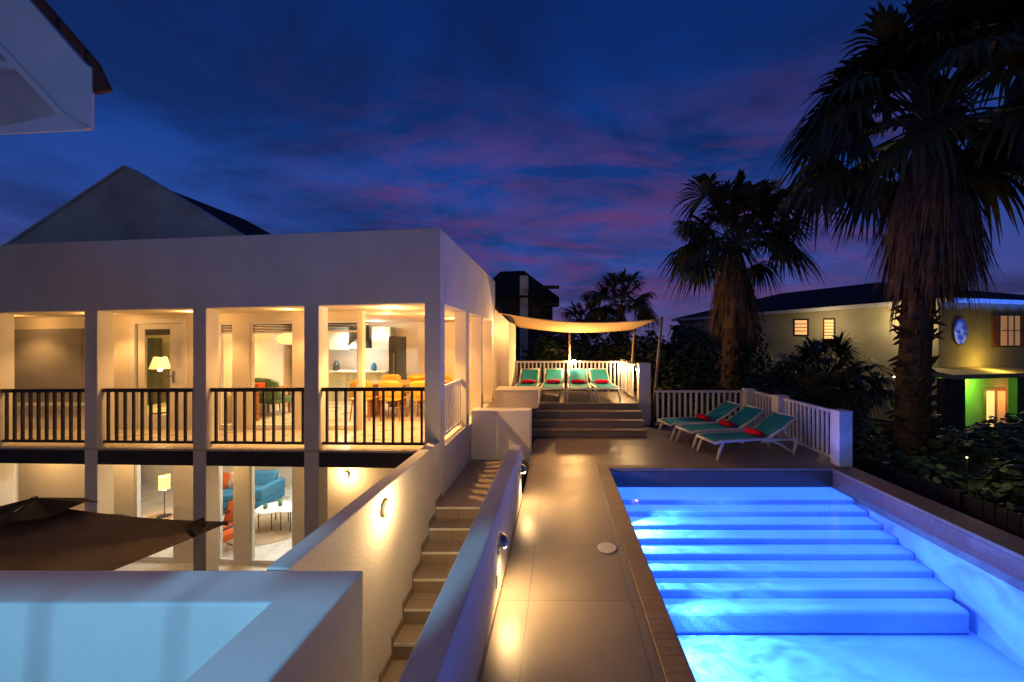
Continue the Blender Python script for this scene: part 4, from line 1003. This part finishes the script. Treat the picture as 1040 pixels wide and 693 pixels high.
WA=emis('amber_lit_window',(1.0,.52,.20),.75); WB=emis('dim_amber_lit_window',(.9,.45,.2),.22)
nwin(808,325.5,820,340,E0,E1,WA,0,3); nwin(838,325,847,344,E0,E1,WA,0,5)
nwin(1015,321,1034,351,E1,E2,WB,2,1)
# dark arched opening and balcony on the far left
arch=[(762,356),(762,337)]+[(768-6*math.cos(math.pi*i/8),337-9*math.sin(math.pi*i/8)) for i in range(1,8)]+[(774,337),(774,356)]
facepoly(arch,E0,E1,.01,.04).build('arch_opening',BLACKM,nb)
facepoly([(684,331),(696,331),(696,342),(684,342)],E0,E1,.01,.04).build('window',BLACKM,nb)
b=MB()
for i in range(9):
    p=onp(784+i*2.4,362,E0,E1); q=onp(784+i*2.4,372,E0,E1); b.beam(p+Vector((-.5,-.2,0)),q+Vector((-.5,-.2,0)),.05)
p=onp(783,361.5,E0,E1)+Vector((-.5,-.2,0)); q=onp(805,361.5,E0,E1)+Vector((-.5,-.2,0)); b.beam(p,q,.08); b.build('balcony_rail',NTRIM,nb)
facepoly([(780,372),(815,372),(815,384),(780,384)],E0,E1,.02,.55).build('balcony_slab',NWALL,nb)
# oval stained window
ov=[(974+7*math.cos(-2*math.pi*i/28),337+14.5*math.sin(-2*math.pi*i/28)) for i in range(28)]
ov2=[(974+6*math.cos(-2*math.pi*i/28),337+13*math.sin(-2*math.pi*i/28)) for i in range(28)]
m=bpy.data.materials.new('blue_stained_glass_glow'); nt2,N2,L2=nodes_of(m); pb=N2['Principled BSDF']
t2=N2.new('ShaderNodeTexCoord'); vo=N2.new('ShaderNodeTexNoise'); vo.inputs['Scale'].default_value=2.6; vo.inputs['Detail'].default_value=3
L2.new(t2.outputs['Object'],vo.inputs['Vector']); cr2=N2.new('ShaderNodeValToRGB'); cr2.color_ramp.elements[0].position=.42; cr2.color_ramp.elements[0].color=(.02,.05,.5,1); cr2.color_ramp.elements[1].position=.62; cr2.color_ramp.elements[1].color=(.30,.45,1,1)
L2.new(vo.outputs['Fac'],cr2.inputs['Fac']); L2.new(cr2.outputs['Color'],pb.inputs['Emission Color']); pb.inputs['Base Color'].default_value=(.02,.03,.08,1); pb.inputs['Emission Strength'].default_value=.6
f_=facepoly(ov,E1,E2,.004,.05).build('window',WOODW,nb); facepoly(ov2,E1,E2,.056,.02).build('pane',m,f_)
# shutters
for x0,x1 in ((1006.5,1013.5),(1035.5,1042)):
    s_=facepoly([(x0,320),(x1,320),(x1,353),(x0,353)],E1,E2,.01,.04).build('shutter',WOODW,nb)
    for i in range(11):
        y=321+i*2.9; facepoly([(x0+.7,y),(x1-.7,y),(x1-.7,y+1.6),(x0+.7,y+1.6)],E1,E2,.052,.05).build('slat',WOODW,s_)
# lower canopy roof and the green porch
b=MB(); a=onp(938,388,E1,E2); 
n=Vector((E2[1]-E1[1],-(E2[0]-E1[0]),0)).normalized()
c0=Vector((*E1,0)); dirx=(Vector((*E2,0))-c0).normalized()
def pp(u,o,z): return c0+dirx*u+n*o+Vector((0,0,z))
b.hexa([pp(-1.3,.02,.62),pp(-1.3,1.4,.50),pp(12,1.4,.50),pp(12,.02,.62)][::-1],[pp(-1.3,.02,.95),pp(-1.3,1.4,.72),pp(12,1.4,.72),pp(12,.02,.95)][::-1]); b.build('porch_roof',NWALL,nb)
for u,hw in ((-.78,.5),(3.85,.22)):
    b=MB(); p=pp(u,1.0,0); b.box(p.x-hw,p.x+hw,p.y-.2,p.y+.2,-2.2,.5); b.build('porch_pillar',NWALL2,nb)
def nbox(px0,px1,py0,py1,m,name,off,th=.05,par=None): return facepoly([(px0,py0),(px1,py0),(px1,py1),(px0,py1)],E1,E2,off,th).build(name,m,par or nb)
fd=nbox(998,1021,394,440,WOODW,'french_door',.01)
nbox(1000.5,1008,397,440,WIN_W,'pane',.062,.02,fd); nbox(1011.5,1019,397,440,WB,'pane',.062,.02,fd)
# its lamps
lamp('green_porch_lamp','POINT',pp(1.6,.7,.30),300,(.22,1.0,.06),.1)
lamp('door_amber_lamp','POINT',pp(4.6,.9,-.6),60,(1,.45,.15),.1)

for u in (.6,1.6,2.6,3.6,4.6,5.6,6.6,7.6,8.6):
    l=lamp('eave_blue_lamp','SPOT',pp(u,1.75,3.75),190,(.04,.16,1.0),.06,spot_size=R(58),spot_blend=.9); aim(l,pp(u,.78,4.42))
lamp('wall_yellow_lamp','POINT',pp(2.6,.95,1.25),85,(1.0,.66,.10),.08)
p=onp(925,325,E0,E1); nn=Vector((E1[1]-E0[1],-(E1[0]-E0[0]),0)).normalized()
lamp('wall_amber_lamp','POINT',p+nn*1.0,200,(1.0,.76,.40),.1)
lamp('wall_amber_lamp','POINT',onp(845,330,E0,E1)+nn*1.6,120,(1.0,.76,.40),.1)
def garden_light(x,y,z,label,p,e=60,k=1.0):
    t=thing('garden_light',label,'garden light',(x,y,z),'small lights among the garden plants')
    b=MB(); b.tube([(x,y,-2.25),(x,y,z)],.009,8); b.build('stake',BLACKM,t)
    b=MB(); b.lathe([(.001,0),(.05*k,.02),(.055*k,.06*k),(.03*k,.10*k),(.001,.11*k)],(x,y,z),12); b.build('lens',emis('garden_lens_glow',(1,.8,.5),e),t,smooth=True)
    if p: lamp('garden_lamp','POINT',(x-.12,y-.22,z+.1),p*1.6,(1.0,.80,.45),.14)
g1=at(908,384,8.9); garden_light(g1.x,g1.y,g1.z,'small garden light glaring beside the tall palm trunk',0,9,.4)
g2=at(982,466,7.1); garden_light(g2.x,g2.y,g2.z,'small added light for a leaf glint low among the shrubs at the right',3,2.5,.35)  # added glowing lens and lamp standing in for a glint on leaves

# ------------------------------------------------------------------ neighbour house behind the terrace
bh=thing('distant_house','dark distant house with tower and tiled roof behind the villa','house',(-1.5,26,-2.2))
def q_(px,py,Y=26): return at(px,py,Y)
def wbox(x0,x1,y0,y1,m,name,Y,dp,par=None,bv=0):
    a=q_(x0,y1,Y); c=q_(x1,y0,Y); b=MB(); b.box(a.x,c.x,Y,Y+dp,a.z if y1<420 else -2.2,c.z); return b.build(name,m,par or bh,bevel=bv)
wbox(486,560,300,430,NWALL2,'wall',26,6); wbox(528,536,280,430,GABLEW,'tower',25.6,.7)
b=MB(); a=q_(482,302,25.4); c=q_(568,302,25.4); r0,r1=q_(508,276,28.5),q_(532,275,28.5)
b.add([a,c,(c.x,32,c.z),(a.x,32,a.z),r0,r1],[(0,1,5,4),(1,2,5),(2,3,4,5),(3,0,4),(3,2,1,0)]); b.build('roof',ROOFD,bh)
wbox(550,568,290,293,NWALL2,'gutter',25.3,.3); wbox(552,566,308,311,NWALL2,'balcony_slab',25.2,.8); wbox(541,549,312,322,BLACKM,'window',25.95,.06)

# ------------------------------------------------------------------ render settings
SC.view_settings.view_transform='Standard'; SC.view_settings.look='None'; SC.view_settings.exposure=0; SC.view_settings.gamma=1; SC.view_settings.use_curve_mapping=False
SC.render.engine='CYCLES'
cy=SC.cycles; cy.use_denoising=True; cy.max_bounces=7; cy.diffuse_bounces=4; cy.glossy_bounces=3; cy.transparent_max_bounces=12; cy.sample_clamp_indirect=6; cy.caustics_reflective=False; cy.caustics_refractive=False
try: cy.denoiser='OPENIMAGEDENOISE'
except Exception: pass
for o in bpy.data.objects:
    if '_off' in o: del o['_off']
